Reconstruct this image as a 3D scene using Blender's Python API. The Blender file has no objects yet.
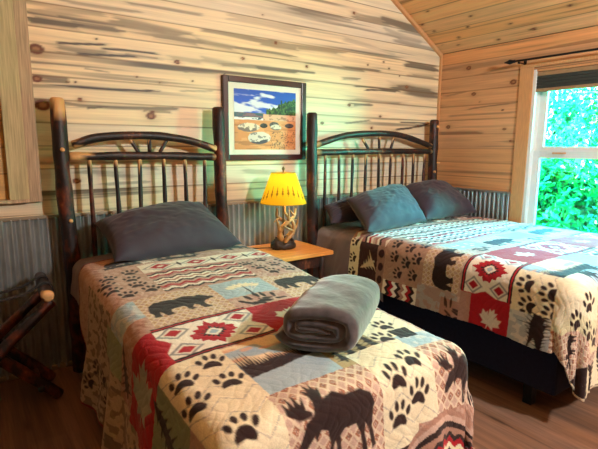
import bpy, bmesh, math, random
import numpy as np
from mathutils import Vector, Matrix

C = bpy.context.scene.collection
rng = np.random.RandomState(7)
random.seed(7)

def lin(*c):
    return tuple(((x/255.0)/12.92 if x/255.0 <= .04045 else ((x/255.0+.055)/1.055)**2.4) for x in c)

# ------------------------------------------------------------------ noise
TAB = rng.rand(8, 256, 256)
def vnoise(x, y, seed=0):
    T = TAB[seed % 8]
    x = np.asarray(x, float) + 37.7*seed; y = np.asarray(y, float) + 91.3*seed
    xi = np.floor(x).astype(int); yi = np.floor(y).astype(int)
    fx = x-xi; fy = y-yi
    fx = fx*fx*(3-2*fx); fy = fy*fy*(3-2*fy)
    a = T[xi % 256, yi % 256]; b = T[(xi+1) % 256, yi % 256]
    c = T[xi % 256, (yi+1) % 256]; d = T[(xi+1) % 256, (yi+1) % 256]
    return (a*(1-fx)+b*fx)*(1-fy)+(c*(1-fx)+d*fx)*fy
def fbm(x, y, seed=0, oct=3):
    s = 0; a = .5; t = 0
    for o in range(oct):
        s = s+a*vnoise(np.asarray(x)*2**o, np.asarray(y)*2**o, seed+o); t += a; a *= .5
    return s/t
def sstep(a, b, x):
    t = np.clip((x-a)/(b-a), 0, 1); return t*t*(3-2*t)

# ------------------------------------------------------------------ materials
def new_mat(name):
    m = bpy.data.materials.new(name); m.use_nodes = True
    nt = m.node_tree
    return m, nt, nt.nodes['Principled BSDF']
def setin(b, **k):
    for kk, v in k.items():
        b.inputs[kk.replace('_', ' ')].default_value = v
def mat_plain(name, col, rough=.6, metal=0, var=.12, scale=30, stretch=(1, 1, 1), bump=0.0, sheen=0, spec=.5):
    m, nt, b = new_mat(name)
    tc = nt.nodes.new('ShaderNodeTexCoord'); mp = nt.nodes.new('ShaderNodeMapping')
    mp.inputs['Scale'].default_value = stretch
    nz = nt.nodes.new('ShaderNodeTexNoise'); nz.inputs['Scale'].default_value = scale; nz.inputs['Detail'].default_value = 5
    nt.links.new(tc.outputs['Object'], mp.inputs['Vector']); nt.links.new(mp.outputs['Vector'], nz.inputs['Vector'])
    r = nt.nodes.new('ShaderNodeValToRGB')
    r.color_ramp.elements[0].position = .3; r.color_ramp.elements[1].position = .7
    r.color_ramp.elements[0].color = tuple(c*(1-var) for c in col)+(1,)
    r.color_ramp.elements[1].color = tuple(min(1, c*(1+var)) for c in col)+(1,)
    nt.links.new(nz.outputs['Fac'], r.inputs['Fac']); nt.links.new(r.outputs['Color'], b.inputs['Base Color'])
    setin(b, Roughness=rough, Metallic=metal, Sheen_Weight=sheen, Specular_IOR_Level=spec)
    if bump:
        bp = nt.nodes.new('ShaderNodeBump'); bp.inputs['Strength'].default_value = bump; bp.inputs['Distance'].default_value = .01
        nt.links.new(nz.outputs['Fac'], bp.inputs['Height']); nt.links.new(bp.outputs['Normal'], b.inputs['Normal'])
    return m
def mat_attr(name, rough=.6, grain=(1, 60, 60), gvar=.1, gscale=3, bump=.1, sheen=0, spec=.4, gdist=.004):
    """colour from the mesh's pattern attribute, with procedural grain on top"""
    m, nt, b = new_mat(name)
    at = nt.nodes.new('ShaderNodeAttribute'); at.attribute_name = 'Col'
    tc = nt.nodes.new('ShaderNodeTexCoord'); mp = nt.nodes.new('ShaderNodeMapping')
    mp.inputs['Scale'].default_value = grain
    nz = nt.nodes.new('ShaderNodeTexNoise'); nz.inputs['Scale'].default_value = gscale; nz.inputs['Detail'].default_value = 4
    nt.links.new(tc.outputs['Object'], mp.inputs['Vector']); nt.links.new(mp.outputs['Vector'], nz.inputs['Vector'])
    mr = nt.nodes.new('ShaderNodeMapRange')
    mr.inputs['From Min'].default_value = .3; mr.inputs['From Max'].default_value = .7
    mr.inputs['To Min'].default_value = 1-gvar; mr.inputs['To Max'].default_value = 1+gvar
    nt.links.new(nz.outputs['Fac'], mr.inputs['Value'])
    mx = nt.nodes.new('ShaderNodeVectorMath'); mx.operation = 'SCALE'
    nt.links.new(at.outputs['Color'], mx.inputs[0]); nt.links.new(mr.outputs['Result'], mx.inputs['Scale'])
    nt.links.new(mx.outputs['Vector'], b.inputs['Base Color'])
    setin(b, Roughness=rough, Sheen_Weight=sheen, Specular_IOR_Level=spec)
    if bump:
        bp = nt.nodes.new('ShaderNodeBump'); bp.inputs['Strength'].default_value = bump; bp.inputs['Distance'].default_value = gdist
        nt.links.new(nz.outputs['Fac'], bp.inputs['Height']); nt.links.new(bp.outputs['Normal'], b.inputs['Normal'])
    return m
def mat_bark(name, dark, red, light, scale=9):
    m, nt, b = new_mat(name)
    tc = nt.nodes.new('ShaderNodeTexCoord'); mp = nt.nodes.new('ShaderNodeMapping'); mp.inputs['Scale'].default_value = (1, 1, .55)
    n1 = nt.nodes.new('ShaderNodeTexNoise'); n1.inputs['Scale'].default_value = scale; n1.inputs['Detail'].default_value = 6
    n2 = nt.nodes.new('ShaderNodeTexNoise'); n2.inputs['Scale'].default_value = scale*5; n2.inputs['Detail'].default_value = 6
    for n in (n1, n2): nt.links.new(mp.outputs['Vector'], n.inputs['Vector'])
    nt.links.new(tc.outputs['Object'], mp.inputs['Vector'])
    r = nt.nodes.new('ShaderNodeValToRGB'); e = r.color_ramp.elements
    e[0].position = .46; e[0].color = dark+(1,); e[1].position = .60; e[1].color = red+(1,)
    x = e.new(.72); x.color = light+(1,)
    mx = nt.nodes.new('ShaderNodeMath'); mx.operation = 'MULTIPLY_ADD'; mx.inputs[1].default_value = .35; 
    ad = nt.nodes.new('ShaderNodeMath'); ad.operation = 'MULTIPLY_ADD'; ad.inputs[1].default_value = .75
    nt.links.new(n2.outputs['Fac'], mx.inputs[0]); mx.inputs[2].default_value = -.06
    nt.links.new(n1.outputs['Fac'], ad.inputs[0]); nt.links.new(mx.outputs[0], ad.inputs[2])
    nt.links.new(ad.outputs[0], r.inputs['Fac'])
    at = nt.nodes.new('ShaderNodeAttribute'); at.attribute_name = 'peel'
    mix = nt.nodes.new('ShaderNodeMix'); mix.data_type = 'RGBA'
    mix.inputs['B'].default_value = lin(214, 165, 105)+(1,)
    for i in mix.inputs:
        if i.name == 'B' and i.type == 'RGBA': i.default_value = lin(214, 165, 105)+(1,)
    fa = [i for i in mix.inputs if i.name == 'Factor' and i.type == 'VALUE'][0]
    A = [i for i in mix.inputs if i.name == 'A' and i.type == 'RGBA'][0]
    nt.links.new(at.outputs['Fac'], fa); nt.links.new(r.outputs['Color'], A)
    nt.links.new([o for o in mix.outputs if o.type == 'RGBA'][0], b.inputs['Base Color'])
    bp = nt.nodes.new('ShaderNodeBump'); bp.inputs['Strength'].default_value = .5; bp.inputs['Distance'].default_value = .006
    nt.links.new(n2.outputs['Fac'], bp.inputs['Height']); nt.links.new(bp.outputs['Normal'], b.inputs['Normal'])
    setin(b, Roughness=.5)
    return m
def mat_shader(name, col, kind):
    m = bpy.data.materials.new(name); m.use_nodes = True; nt = m.node_tree
    nt.nodes.clear(); out = nt.nodes.new('ShaderNodeOutputMaterial')
    if kind == 'glass':
        t = nt.nodes.new('ShaderNodeBsdfTransparent'); t.inputs['Color'].default_value = col+(1,)
        g = nt.nodes.new('ShaderNodeBsdfGlossy'); g.inputs['Roughness'].default_value = .02
        fr = nt.nodes.new('ShaderNodeFresnel'); fr.inputs['IOR'].default_value = 1.35
        mx = nt.nodes.new('ShaderNodeMixShader'); nt.links.new(fr.outputs[0], mx.inputs[0])
        nt.links.new(t.outputs[0], mx.inputs[1]); nt.links.new(g.outputs[0], mx.inputs[2]); nt.links.new(mx.outputs[0], out.inputs[0])
    if kind == 'leaf':
        oi = nt.nodes.new('ShaderNodeTexCoord'); nz = nt.nodes.new('ShaderNodeTexNoise'); nz.inputs['Scale'].default_value = 2.3; nz.inputs['Detail'].default_value = 6
        nt.links.new(oi.outputs['Object'], nz.inputs['Vector'])
        r = nt.nodes.new('ShaderNodeValToRGB'); e = r.color_ramp.elements
        e[0].position = .38; e[0].color = tuple(c*.55 for c in col)+(1,); e[1].position = .62; e[1].color = col+(1,)
        nt.links.new(nz.outputs['Fac'], r.inputs['Fac'])
        d = nt.nodes.new('ShaderNodeBsdfDiffuse'); t = nt.nodes.new('ShaderNodeBsdfTranslucent'); g = nt.nodes.new('ShaderNodeBsdfGlossy')
        g.inputs['Roughness'].default_value = .3
        nt.links.new(r.outputs[0], d.inputs[0]); nt.links.new(r.outputs[0], t.inputs[0])
        m1 = nt.nodes.new('ShaderNodeMixShader'); m1.inputs[0].default_value = .3
        nt.links.new(d.outputs[0], m1.inputs[1]); nt.links.new(t.outputs[0], m1.inputs[2])
        m2 = nt.nodes.new('ShaderNodeMixShader'); m2.inputs[0].default_value = .05
        nt.links.new(m1.outputs[0], m2.inputs[1]); nt.links.new(g.outputs[0], m2.inputs[2]); nt.links.new(m2.outputs[0], out.inputs[0])
    if kind == 'lampshade':
        at = nt.nodes.new('ShaderNodeAttribute'); at.attribute_name = 'Col'
        d = nt.nodes.new('ShaderNodeBsdfDiffuse'); t = nt.nodes.new('ShaderNodeBsdfTranslucent')
        nt.links.new(at.outputs['Color'], d.inputs[0]); nt.links.new(at.outputs['Color'], t.inputs[0])
        m1 = nt.nodes.new('ShaderNodeMixShader'); m1.inputs[0].default_value = .6
        nt.links.new(d.outputs[0], m1.inputs[1]); nt.links.new(t.outputs[0], m1.inputs[2]); nt.links.new(m1.outputs[0], out.inputs[0])
    if kind == 'emit':
        e = nt.nodes.new('ShaderNodeEmission'); e.inputs[0].default_value = col+(1,); e.inputs[1].default_value = 6
        nt.links.new(e.outputs[0], out.inputs[0])
    return m

M = {}
M['wall'] = mat_attr('pine_boards', rough=.5, grain=(2, 2, 60), gvar=.07, gscale=2, bump=.12)
M['wall_side'] = mat_attr('pine_boards_side', rough=.5, grain=(2, 2, 60), gvar=.08, gscale=2, bump=.12)
M['ceiling'] = mat_attr('pine_ceiling', rough=.5, grain=(40, 2, 40), gvar=.08, gscale=2, bump=.1)
M['floor'] = mat_attr('plank_floor', rough=.42, grain=(60, 2.5, 1), gvar=.22, gscale=2, bump=.05)
M['trim'] = mat_plain('pine_trim', lin(212, 156, 104), .5, scale=6, stretch=(30, 30, 2), var=.12)
M['darkwall'] = mat_plain('brown_wall', lin(64, 48, 38), .7, scale=5, stretch=(1, 1, 12), var=.2)
M['weathered'] = mat_plain('weathered_board', lin(182, 160, 128), .75, scale=5, stretch=(25, 25, 1.2), var=.3, bump=.2)
M['greyboard'] = mat_plain('sage_grey_board', lin(188, 178, 134), .75, scale=5, stretch=(25, 25, 1.2), var=.22, bump=.2)
M['panel'] = mat_attr('panel_boards', rough=.5, grain=(2, 2, 60), gvar=.1, gscale=2)
M['steel'] = mat_plain('galvanised_steel', lin(188, 194, 192), .34, .78, scale=14, stretch=(1, 1, .5), var=.18)
M['cap'] = mat_plain('dull_metal_cap', lin(150, 140, 118), .45, .5, scale=10, var=.1)
M['bark'] = mat_bark('hickory_bark', lin(30, 20, 17), lin(104, 46, 24), lin(170, 112, 70))
M['bark_dark'] = mat_bark('hickory_bark_dark', lin(27, 19, 17), lin(66, 32, 20), lin(150, 92, 55))
M['quilt'] = mat_attr('printed_cotton', rough=.85, grain=(1, 1, 1), gvar=.10, gscale=230, bump=.25, sheen=.15, spec=.15)
M['sheet'] = mat_plain('charcoal_cotton', lin(122, 110, 120), .8, scale=220, var=.06, bump=.05, sheen=.2, spec=.2)
M['pillow'] = mat_plain('charcoal_pillowcase', lin(60, 53, 66), .75, scale=200, var=.06, bump=.05, sheen=.2, spec=.25)
M['plush'] = mat_plain('grey_plush', lin(76, 72, 75), .8, scale=28, var=.34, bump=.3, sheen=.7, spec=.2)
M['navy'] = mat_plain('navy_cloth', lin(24, 27, 48), .85, scale=60, var=.15, spec=.2)
M['black'] = mat_plain('black_metal', lin(18, 18, 20), .45, .4, scale=30)
M['strap'] = mat_plain('black_webbing', lin(24, 26, 30), .6, scale=200)
M['honey'] = mat_plain('honey_oak', lin(232, 158, 78), .32, scale=5, stretch=(1.5, 22, 22), var=.2)
M['antler'] = mat_plain('antler', lin(178, 132, 76), .45, scale=25, var=.3)
M['rockbase'] = mat_plain('dark_resin_base', lin(48, 36, 30), .4, scale=40, var=.5, bump=.6)
M['brass'] = mat_plain('aged_brass', lin(150, 130, 95), .3, .9)
M['shade'] = mat_shader('amber_shade', (1, .6, .05), 'lampshade')
M['bulb'] = mat_shader('bulb_glow', (1, .72, .35), 'emit')
M['mahogany'] = mat_plain('mahogany_frame', lin(58, 20, 18), .3, scale=10, stretch=(1, 1, 1), var=.3)
M['mat_board'] = mat_plain('ivory_mat_board', lin(240, 234, 215), .8, var=.02)
M['print'] = mat_attr('photo_print', rough=.35, grain=(1, 1, 1), gvar=.02, gscale=10, bump=0)
M['vinyl'] = mat_plain('white_vinyl', lin(228, 232, 228), .35, var=.02)
M['glass'] = mat_shader('window_glass', (.97, 1, .98), 'glass')
M['blind'] = mat_plain('dark_cellular_fabric', lin(52, 58, 54), .8, scale=40, stretch=(1, 1, 8), var=.1)
M['blindrail'] = mat_plain('tan_rail', lin(160, 128, 92), .5, var=.1)
M['soil'] = mat_plain('grassy_soil', (.06, .085, .05), .9, scale=3, var=.5)
M['stem'] = mat_plain('shrub_stem', lin(96, 74, 50), .8, scale=20, var=.3)
M['siding'] = mat_plain('outside_siding', lin(140, 110, 80), .8)

# ------------------------------------------------------------------ object helpers
def link(name, me, mat, parent=None):
    o = bpy.data.objects.new(name, me); C.objects.link(o)
    if mat is not None and not me.materials: me.materials.append(mat)
    if parent is not None: o.parent = parent
    return o
def obj(name, bm, mat, parent=None, smooth=True):
    me = bpy.data.meshes.new(name)
    bm.normal_update(); bm.to_mesh(me); bm.free()
    if smooth: me.polygons.foreach_set('use_smooth', [True]*len(me.polygons))
    return link(name, me, mat, parent)
def tag(o, label, cat, group=None, kind=None):
    o['label'] = label; o['category'] = cat
    if group: o['group'] = group
    if kind: o['kind'] = kind
    return o
def struct(o, label=None):
    o['kind'] = 'structure'
    if label: o['label'] = label
    return o
def thing(name, label, cat, loc=(0, 0, 0), group=None):
    o = bpy.data.objects.new(name, None); C.objects.link(o); o.location = loc
    o.empty_display_size = .1
    return tag(o, label, cat, group)
def box(bm, a, b, bev=0.0):
    v = bmesh.ops.create_cube(bm, size=1)['verts']
    c = [(a[i]+b[i])/2 for i in range(3)]; s = [abs(b[i]-a[i]) for i in range(3)]
    for x in v: x.co = Vector([x.co[i]*s[i]+c[i] for i in range(3)])
    if bev:
        ed = list({e for x in v for e in x.link_edges})
        bmesh.ops.bevel(bm, geom=ed, offset=bev, segments=2, affect='EDGES', profile=.6)
    return bm
def boxo(name, a, b, mat, parent=None, bev=0.0):
    bm = bmesh.new(); box(bm, a, b, bev); o = obj(name, bm, mat, parent, smooth=False)
    return o
def tube(bm, pts, radii, seg=14, wob=.0, peel0=0, peel1=0, round_end=True, seed=0, flat=1.0):
    """tapered, slightly lumpy limb; 'peel' marks bare wood at its ends"""
    lay = bm.verts.layers.float.get('peel') or bm.verts.layers.float.new('peel')
    P = [Vector(p) for p in pts]; n = len(P)
    if not hasattr(radii, '__len__'): radii = [radii]*n
    T = []
    for i in range(n):
        d = (P[min(i+1, n-1)]-P[max(i-1, 0)]); T.append(d.normalized())
    up = Vector((0, 0, 1)) if abs(T[0].z) < .8 else Vector((0, 1, 0))
    rings = []
    tot = [0]
    for i in range(1, n): tot.append(tot[-1]+(P[i]-P[i-1]).length)
    Pl = list(P); rl = list(radii); Tl = list(T); tl = list(tot)
    if round_end:
        Pl = [P[0]-T[0]*radii[0]*.25]+Pl+[P[-1]+T[-1]*radii[-1]*.25]; rl = [radii[0]*.72]+rl+[radii[-1]*.72]
        Tl = [T[0]]+Tl+[T[-1]]; tl = [0]+tl+[tot[-1]]
    rr = random.Random(seed)
    ph = [rr.random()*6.28 for _ in range(3)]
    for p, r, t, s in zip(Pl, rl, Tl, tl):
        x = up.cross(t).normalized(); y = t.cross(x)
        ring = []
        for k in range(seg):
            a = 2*math.pi*k/seg
            q = r*(1+wob*(math.sin(3*a+ph[0]+s*9)*.4+math.sin(2*a+ph[1]+s*17)*.5+math.sin(s*31+ph[2])*.5))
            v = bm.verts.new(p+x*math.cos(a)*q+y*math.sin(a)*q*flat)
            jag = .018*math.sin(a*2+ph[0])+.012*math.sin(3*a+ph[1])
            pe = 0.0
            if peel0 and s < peel0+jag: pe = 1.0
            if peel1 and s > tot[-1]-peel1+jag: pe = 1.0
            v[lay] = pe
            ring.append(v)
        rings.append(ring)
    for a, b in zip(rings, rings[1:]):
        for k in range(seg):
            bm.faces.new((a[k], a[(k+1) % seg], b[(k+1) % seg], b[k]))
    for ring, fl in ((rings[0], True), (rings[-1], False)):
        bm.faces.new(ring[::-1] if fl else ring)
    return bm
def resample(pts, n):
    """Catmull-Rom through pts"""
    P = [Vector(p) for p in pts]
    P = [P[0]*2-P[1]]+P+[P[-1]*2-P[-2]]
    out = []; m = len(P)-3
    for i in range(n):
        t = i/(n-1)*m; k = min(int(t), m-1); f = t-k
        a, b, c, d = P[k:k+4]
        out.append(.5*((2*b)+(c-a)*f+(2*a-5*b+4*c-d)*f*f+(3*b-a-3*c+d)*f**3))
    return out
def grid(name, P, mat, col=None, mask=None, parent=None, flip=False, closed_u=False):
    """mesh from an (n,m,3) array of points, with a per-vertex colour pattern"""
    n, m = P.shape[:2]
    idx = np.arange(n*m).reshape(n, m)
    if closed_u: idx = np.concatenate([idx, idx[:, :1]], 1)
    a, b, c, d = idx[:-1, :-1], idx[:-1, 1:], idx[1:, 1:], idx[1:, :-1]
    F = np.stack([a, b, c, d], -1) if not flip else np.stack([a, d, c, b], -1)
    F = F.reshape(-1, 4) if mask is None else F[mask]
    V = P.reshape(-1, 3)
    cc = col.reshape(-1, col.shape[-1]) if col is not None else None
    used = np.zeros(len(V), bool); used[F.ravel()] = True
    re = np.cumsum(used)-1
    V = V[used]; F = re[F]
    me = bpy.data.meshes.new(name)
    me.vertices.add(len(V)); me.vertices.foreach_set('co', V.astype(np.float32).ravel())
    me.loops.add(F.size); me.loops.foreach_set('vertex_index', F.astype(np.int32).ravel())
    me.polygons.add(len(F))
    me.polygons.foreach_set('loop_start', np.arange(0, F.size, 4, dtype=np.int32))
    me.polygons.foreach_set('use_smooth', np.ones(len(F), bool))
    if cc is not None:
        cc = cc[used]
        at = me.color_attributes.new('Col', 'FLOAT_COLOR', 'POINT')
        at.data.foreach_set('color', np.concatenate([cc, np.ones((len(cc), 1))], 1).astype(np.float32).ravel())
    me.update(calc_edges=True); me.validate()
    return link(name, me, mat, parent)

# ------------------------------------------------------------------ pattern painting
class Canvas:
    def __init__(s, U, V, base):
        s.U, s.V = U, V
        s.u0, s.v0 = U[0, 0], V[0, 0]; s.d = U[0, 1]-U[0, 0]
        s.c = np.ones(U.shape+(3,))*np.array(base)
    def win(s, u0, u1, v0, v1):
        i0 = max(0, int((v0-s.v0)/s.d)); i1 = min(s.U.shape[0], int((v1-s.v0)/s.d)+2)
        j0 = max(0, int((u0-s.u0)/s.d)); j1 = min(s.U.shape[1], int((u1-s.u0)/s.d)+2)
        if i1 <= i0 or j1 <= j0: return None
        return slice(i0, i1), slice(j0, j1)
    def put(s, w, mask, col):
        m = np.clip(mask, 0, 1)[..., None]
        s.c[w] = s.c[w]*(1-m)+np.array(col)*m
    def rect(s, u0, u1, v0, v1, col):
        w = s.win(u0, u1, v0, v1)
        if not w: return
        U, V = s.U[w], s.V[w]
        s.put(w, ((U >= u0) & (U < u1) & (V >= v0) & (V < v1)).astype(float), col)
    def poly(s, pts, col, aa=None):
        pts = np.array(pts, float); aa = aa or s.d*.8
        w = s.win(pts[:, 0].min()-aa, pts[:, 0].max()+aa, pts[:, 1].min()-aa, pts[:, 1].max()+aa)
        if not w: return
        U, V = s.U[w], s.V[w]
        ins = np.zeros(U.shape, bool); dist = np.full(U.shape, 9.)
        n = len(pts)
        for i in range(n):
            a = pts[i]; b = pts[(i+1) % n]
            if a[1] != b[1]:
                cr = ((a[1] > V) != (b[1] > V)) & (U < (b[0]-a[0])*(V-a[1])/(b[1]-a[1])+a[0])
                ins ^= cr
            e = b-a; L = max(e@e, 1e-12)
            t = np.clip(((U-a[0])*e[0]+(V-a[1])*e[1])/L, 0, 1)
            dist = np.minimum(dist, np.hypot(U-a[0]-t*e[0], V-a[1]-t*e[1]))
        sd = np.where(ins, -dist, dist)
        s.put(w, sstep(aa, -aa, sd), col)
    def motif(s, pts, u, v, size, col, rot=0, flip=False, sy=1):
        """pts in unit coordinates, y up = towards the head of the bed"""
        p = np.array(pts, float); p = p-(p.max(0)+p.min(0))/2
        if flip: p[:, 0] *= -1
        p[:, 1] *= -sy; p *= size
        c, q = math.cos(rot), math.sin(rot)
        s.poly(np.stack([u+p[:, 0]*c-p[:, 1]*q, v+p[:, 0]*q+p[:, 1]*c], 1), col)
    def ell(s, u, v, a, b, rot, col):
        t = np.linspace(0, 2*math.pi, 17)[:-1]
        x, y = a*np.cos(t), b*np.sin(t); c, q = math.cos(rot), math.sin(rot)
        s.poly(np.stack([u+x*c-y*q, v+x*q+y*c], 1), col)

TAN = lin(190, 162, 146); TAN2 = lin(164, 126, 108); CREAM = lin(228, 219, 186); RED = lin(166, 22, 36)
BLUE = lin(158, 182, 192); BROWN = lin(44, 29, 28); WHITE = lin(232, 224, 208); SAGE = lin(142, 156, 122); GREY = lin(140, 140, 138)
PINK = lin(168, 120, 112); GOLD = lin(176, 140, 88)

BEAR = [(.02, .30), (.05, .42), (.15, .50), (.3, .50), (.45, .47), (.58, .53), (.68, .50), (.77, .45), (.81, .49), (.86, .45), (.93, .38), (1.0, .32), (.99, .27), (.92, .26), (.85, .25), (.81, .21), (.80, .10), (.86, .03), (.84, 0), (.72, 0), (.70, .12), (.65, .19), (.60, .12), (.63, .04), (.55, .02), (.51, .10), (.51, .19), (.38, .19), (.30, .17), (.28, .08), (.32, .02), (.19, 0), (.17, .1), (.14, .16), (.12, .08), (.13, .02), (.02, .02), (.04, .12), (.01, .2)]
MOOSE = [(.24, .62), (.32, .66), (.42, .74), (.55, .78), (.66, .70), (.85, .70), (.97, .62), (1, .5), (.97, .40), (.95, .25), (.98, .02), (.92, 0), (.90, .22), (.86, .32), (.84, .2), (.86, 0), (.80, 0), (.78, .25), (.74, .36), (.6, .36), (.55, .3), (.56, 0), (.5, 0), (.49, .26), (.46, .2), (.47, .02), (.41, .02), (.42, .28), (.40, .42), (.33, .45), (.29, .40), (.27, .34), (.25, .42), (.20, .36), (.12, .27), (.06, .29), (.06, .37), (.12, .48), (.16, .58)]
ANT1 = [(.24, .62), (.10, .62), (0, .72), (.01, .86), (.05, .76), (.07, .90), (.11, .77), (.14, .90), (.17, .76), (.22, .84), (.2, .7), (.26, .66)]
ANT2 = [(.27, .63), (.30, .75), (.26, .92), (.31, .86), (.33, 1.02), (.36, .9), (.40, 1.0), (.40, .86), (.45, .88), (.41, .72), (.33, .64)]
LEAF = [(.5, 0), (.47, .22), (.2, .14), (.24, .28), (0, .42), (.08, .5), (.04, .72), (.22, .66), (.28, .76), (.36, .62), (.32, .9), (.42, .84), (.5, 1), (.58, .84), (.68, .9), (.64, .62), (.72, .76), (.78, .66), (.96, .72), (.92, .5), (1, .42), (.76, .28), (.8, .14), (.53, .22)]
def pine(tiers, w=.5, seed=1, trunk=.1):
    r = random.Random(seed); L = []; R = []
    for i in range(tiers):
        t0 = 1-i/tiers*(1-trunk); t1 = 1-(i+1)/tiers*(1-trunk)
        ww = w*(i+1)/tiers*(.8+.4*r.random())
        L += [(.5-ww*.42, t0*.45+t1*.55), (.5-ww, t1-.02*r.random()), (.5-ww*.4, t1+.01)]
        R += [(.5+ww*.42, t0*.45+t1*.55), (.5+ww, t1-.02*r.random()), (.5+ww*.4, t1+.01)]
    return [(.5, 1)]+R+[(.54, trunk), (.54, 0), (.46, 0), (.46, trunk)]+L[::-1]
def paw(cv, u, v, s, rot, col=BROWN):
    c, q = math.cos(rot), math.sin(rot)
    f = lambda x, y: (u+s*(x*c-y*q), v+s*(x*q+y*c))
    pad = [(-.42, .30), (-.30, .02), (-.10, -.10), (.10, -.10), (.30, .02), (.42, .30), (.36, .44), (.2, .42), (0, .36), (-.2, .42), (-.36, .44)]
    cv.poly([f(*p) for p in pad], col)
    for x, y, a in ((-.50, -.16, -.35), (-.18, -.46, -.12), (.18, -.46, .12), (.50, -.16, .35)):
        cv.ell(*f(x, y), s*.125, s*.235, rot+a, col)
def lattice(cv, u0, u1, v0, v1, p=.042, base=TAN, c1=TAN2, c2=BROWN, c3=CREAM):
    cv.rect(u0, u1, v0, v1, base)
    w = cv.win(u0, u1, v0, v1)
    if not w: return
    U, V = cv.U[w], cv.V[w]; ins = (U >= u0) & (U < u1) & (V >= v0) & (V < v1)
    f = np.abs(((U/p) % 1)-.5)+np.abs(((V/(p*1.15)) % 1)-.5)
    cv.put(w, ins*(np.abs(f-.5) < .12)*.5, c3)
    cv.put(w, ins*(np.abs(f-.28) < .09)*.9, c1)
    cv.put(w, ins*(f < .12)*.7, c2)
def weave(cv, u0, u1, v0, v1, base=TAN, c2=TAN2, p=.012, k=.6):
    cv.rect(u0, u1, v0, v1, base)
    w = cv.win(u0, u1, v0, v1)
    if not w: return
    U, V = cv.U[w], cv.V[w]; ins = (U >= u0) & (U < u1) & (V >= v0) & (V < v1)
    cv.put(w, ins*(vnoise(U/p, V/p*.7, 3) > .55)*k, c2)
def zigband(cv, u0, u1, v0, v1, cols, amp=.012, per=.06):
    w = cv.win(u0, u1, v0, v1)
    if not w: return
    U, V = cv.U[w], cv.V[w]; ins = (U >= u0) & (U < u1) & (V >= v0) & (V < v1)
    t = (V-v0)/(v1-v0)+(np.abs(((U/per) % 1)-.5)*4-1)*amp/(v1-v0)
    k = np.clip((t*len(cols)).astype(int), 0, len(cols)-1)
    cv.c[w] = np.where(ins[..., None], np.array(cols)[k], cv.c[w])
def diamonds(cv, u0, u1, v0, v1, n, bg=WHITE):
    cv.rect(u0, u1, v0, v1, bg)
    h = (v1-v0); wd = (u1-u0)/n; vc = (v0+v1)/2
    for i in range(n):
        uc = u0+wd*(i+.5)
        for k, c in ((.48, GREY), (.40, bg), (.30, RED), (.10, WHITE)):
            cv.poly([(uc-wd*k, vc), (uc, vc-h*k), (uc+wd*k, vc), (uc, vc+h*k)], c)
        cv.poly([(uc+wd*.5-.014, vc), (uc+wd*.5, vc-h*.3), (uc+wd*.5+.014, vc), (uc+wd*.5, vc+h*.3)], BROWN)
def burst(cv, uc, vc, a, b):
    w = cv.win(uc-a*1.3, uc+a*1.3, vc-b*1.3, vc+b*1.3)
    if not w: return
    U, V = cv.U[w], cv.V[w]
    x = np.abs(U-uc)/a; y = np.abs(V-vc)/b
    d = np.maximum(x+y*.8, .8*x+y)*.9
    saw = (np.abs(((np.arctan2(V-vc, (U-uc)*b/a)/(2*math.pi)*14) % 1)-.5)-.25)*.5
    e = d+saw
    cv.put(w, e < 1.0, RED); cv.put(w, e < .50, BROWN); cv.put(w, d < .36, WHITE); cv.put(w, d < .2, BLUE)
def starblock(cv, u0, u1, v0, v1):
    cv.rect(u0, u1, v0, v1, WHITE)
    um = (u0+u1)/2; vm = (v0+v1)/2; W = u1-u0; H = v1-v0
    for du in (-.34, .34):
        for dv in (-.25, .25):
            uc, vc = um+du*W, vm+dv*H
            for k, c in ((.17, GREY), (.125, WHITE), (.09, RED)):
                cv.poly([(uc-W*k, vc), (uc, vc-H*k*1.1), (uc+W*k, vc), (uc, vc+H*k*1.1)], c)
    burst(cv, um, vm, W*.22, H*.29)
    for du in (-.5, .5):
        cv.poly([(um+du*W-W*.09, vm), (um+du*W, vm-H*.2), (um+du*W+W*.09, vm), (um+du*W, vm+H*.2)], RED)
    for va in (v0, v1-.024):
        cv.rect(u0, u1, va, va+.024, BROWN); cv.rect(u0, u1, va+.009, va+.015, RED)
def pawblock(cv, u0, u1, v0, v1, spots, s, base=CREAM, chev=True):
    cv.rect(u0, u1, v0, v1, base)
    w = cv.win(u0, u1, v0, v1)
    if chev and w:
        U, V = cv.U[w], cv.V[w]; ins = (U >= u0) & (U < u1) & (V >= v0) & (V < v1)
        t = (V+np.abs(((U/.11) % 1)-.5)*.09)/.075
        cv.put(w, ins*(np.abs((t % 1)-.5) < .035)*.6, GREY)
    for (x, y, r) in spots:
        paw(cv, u0+(u1-u0)*x, v0+(v1-v0)*y, s, r)
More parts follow.
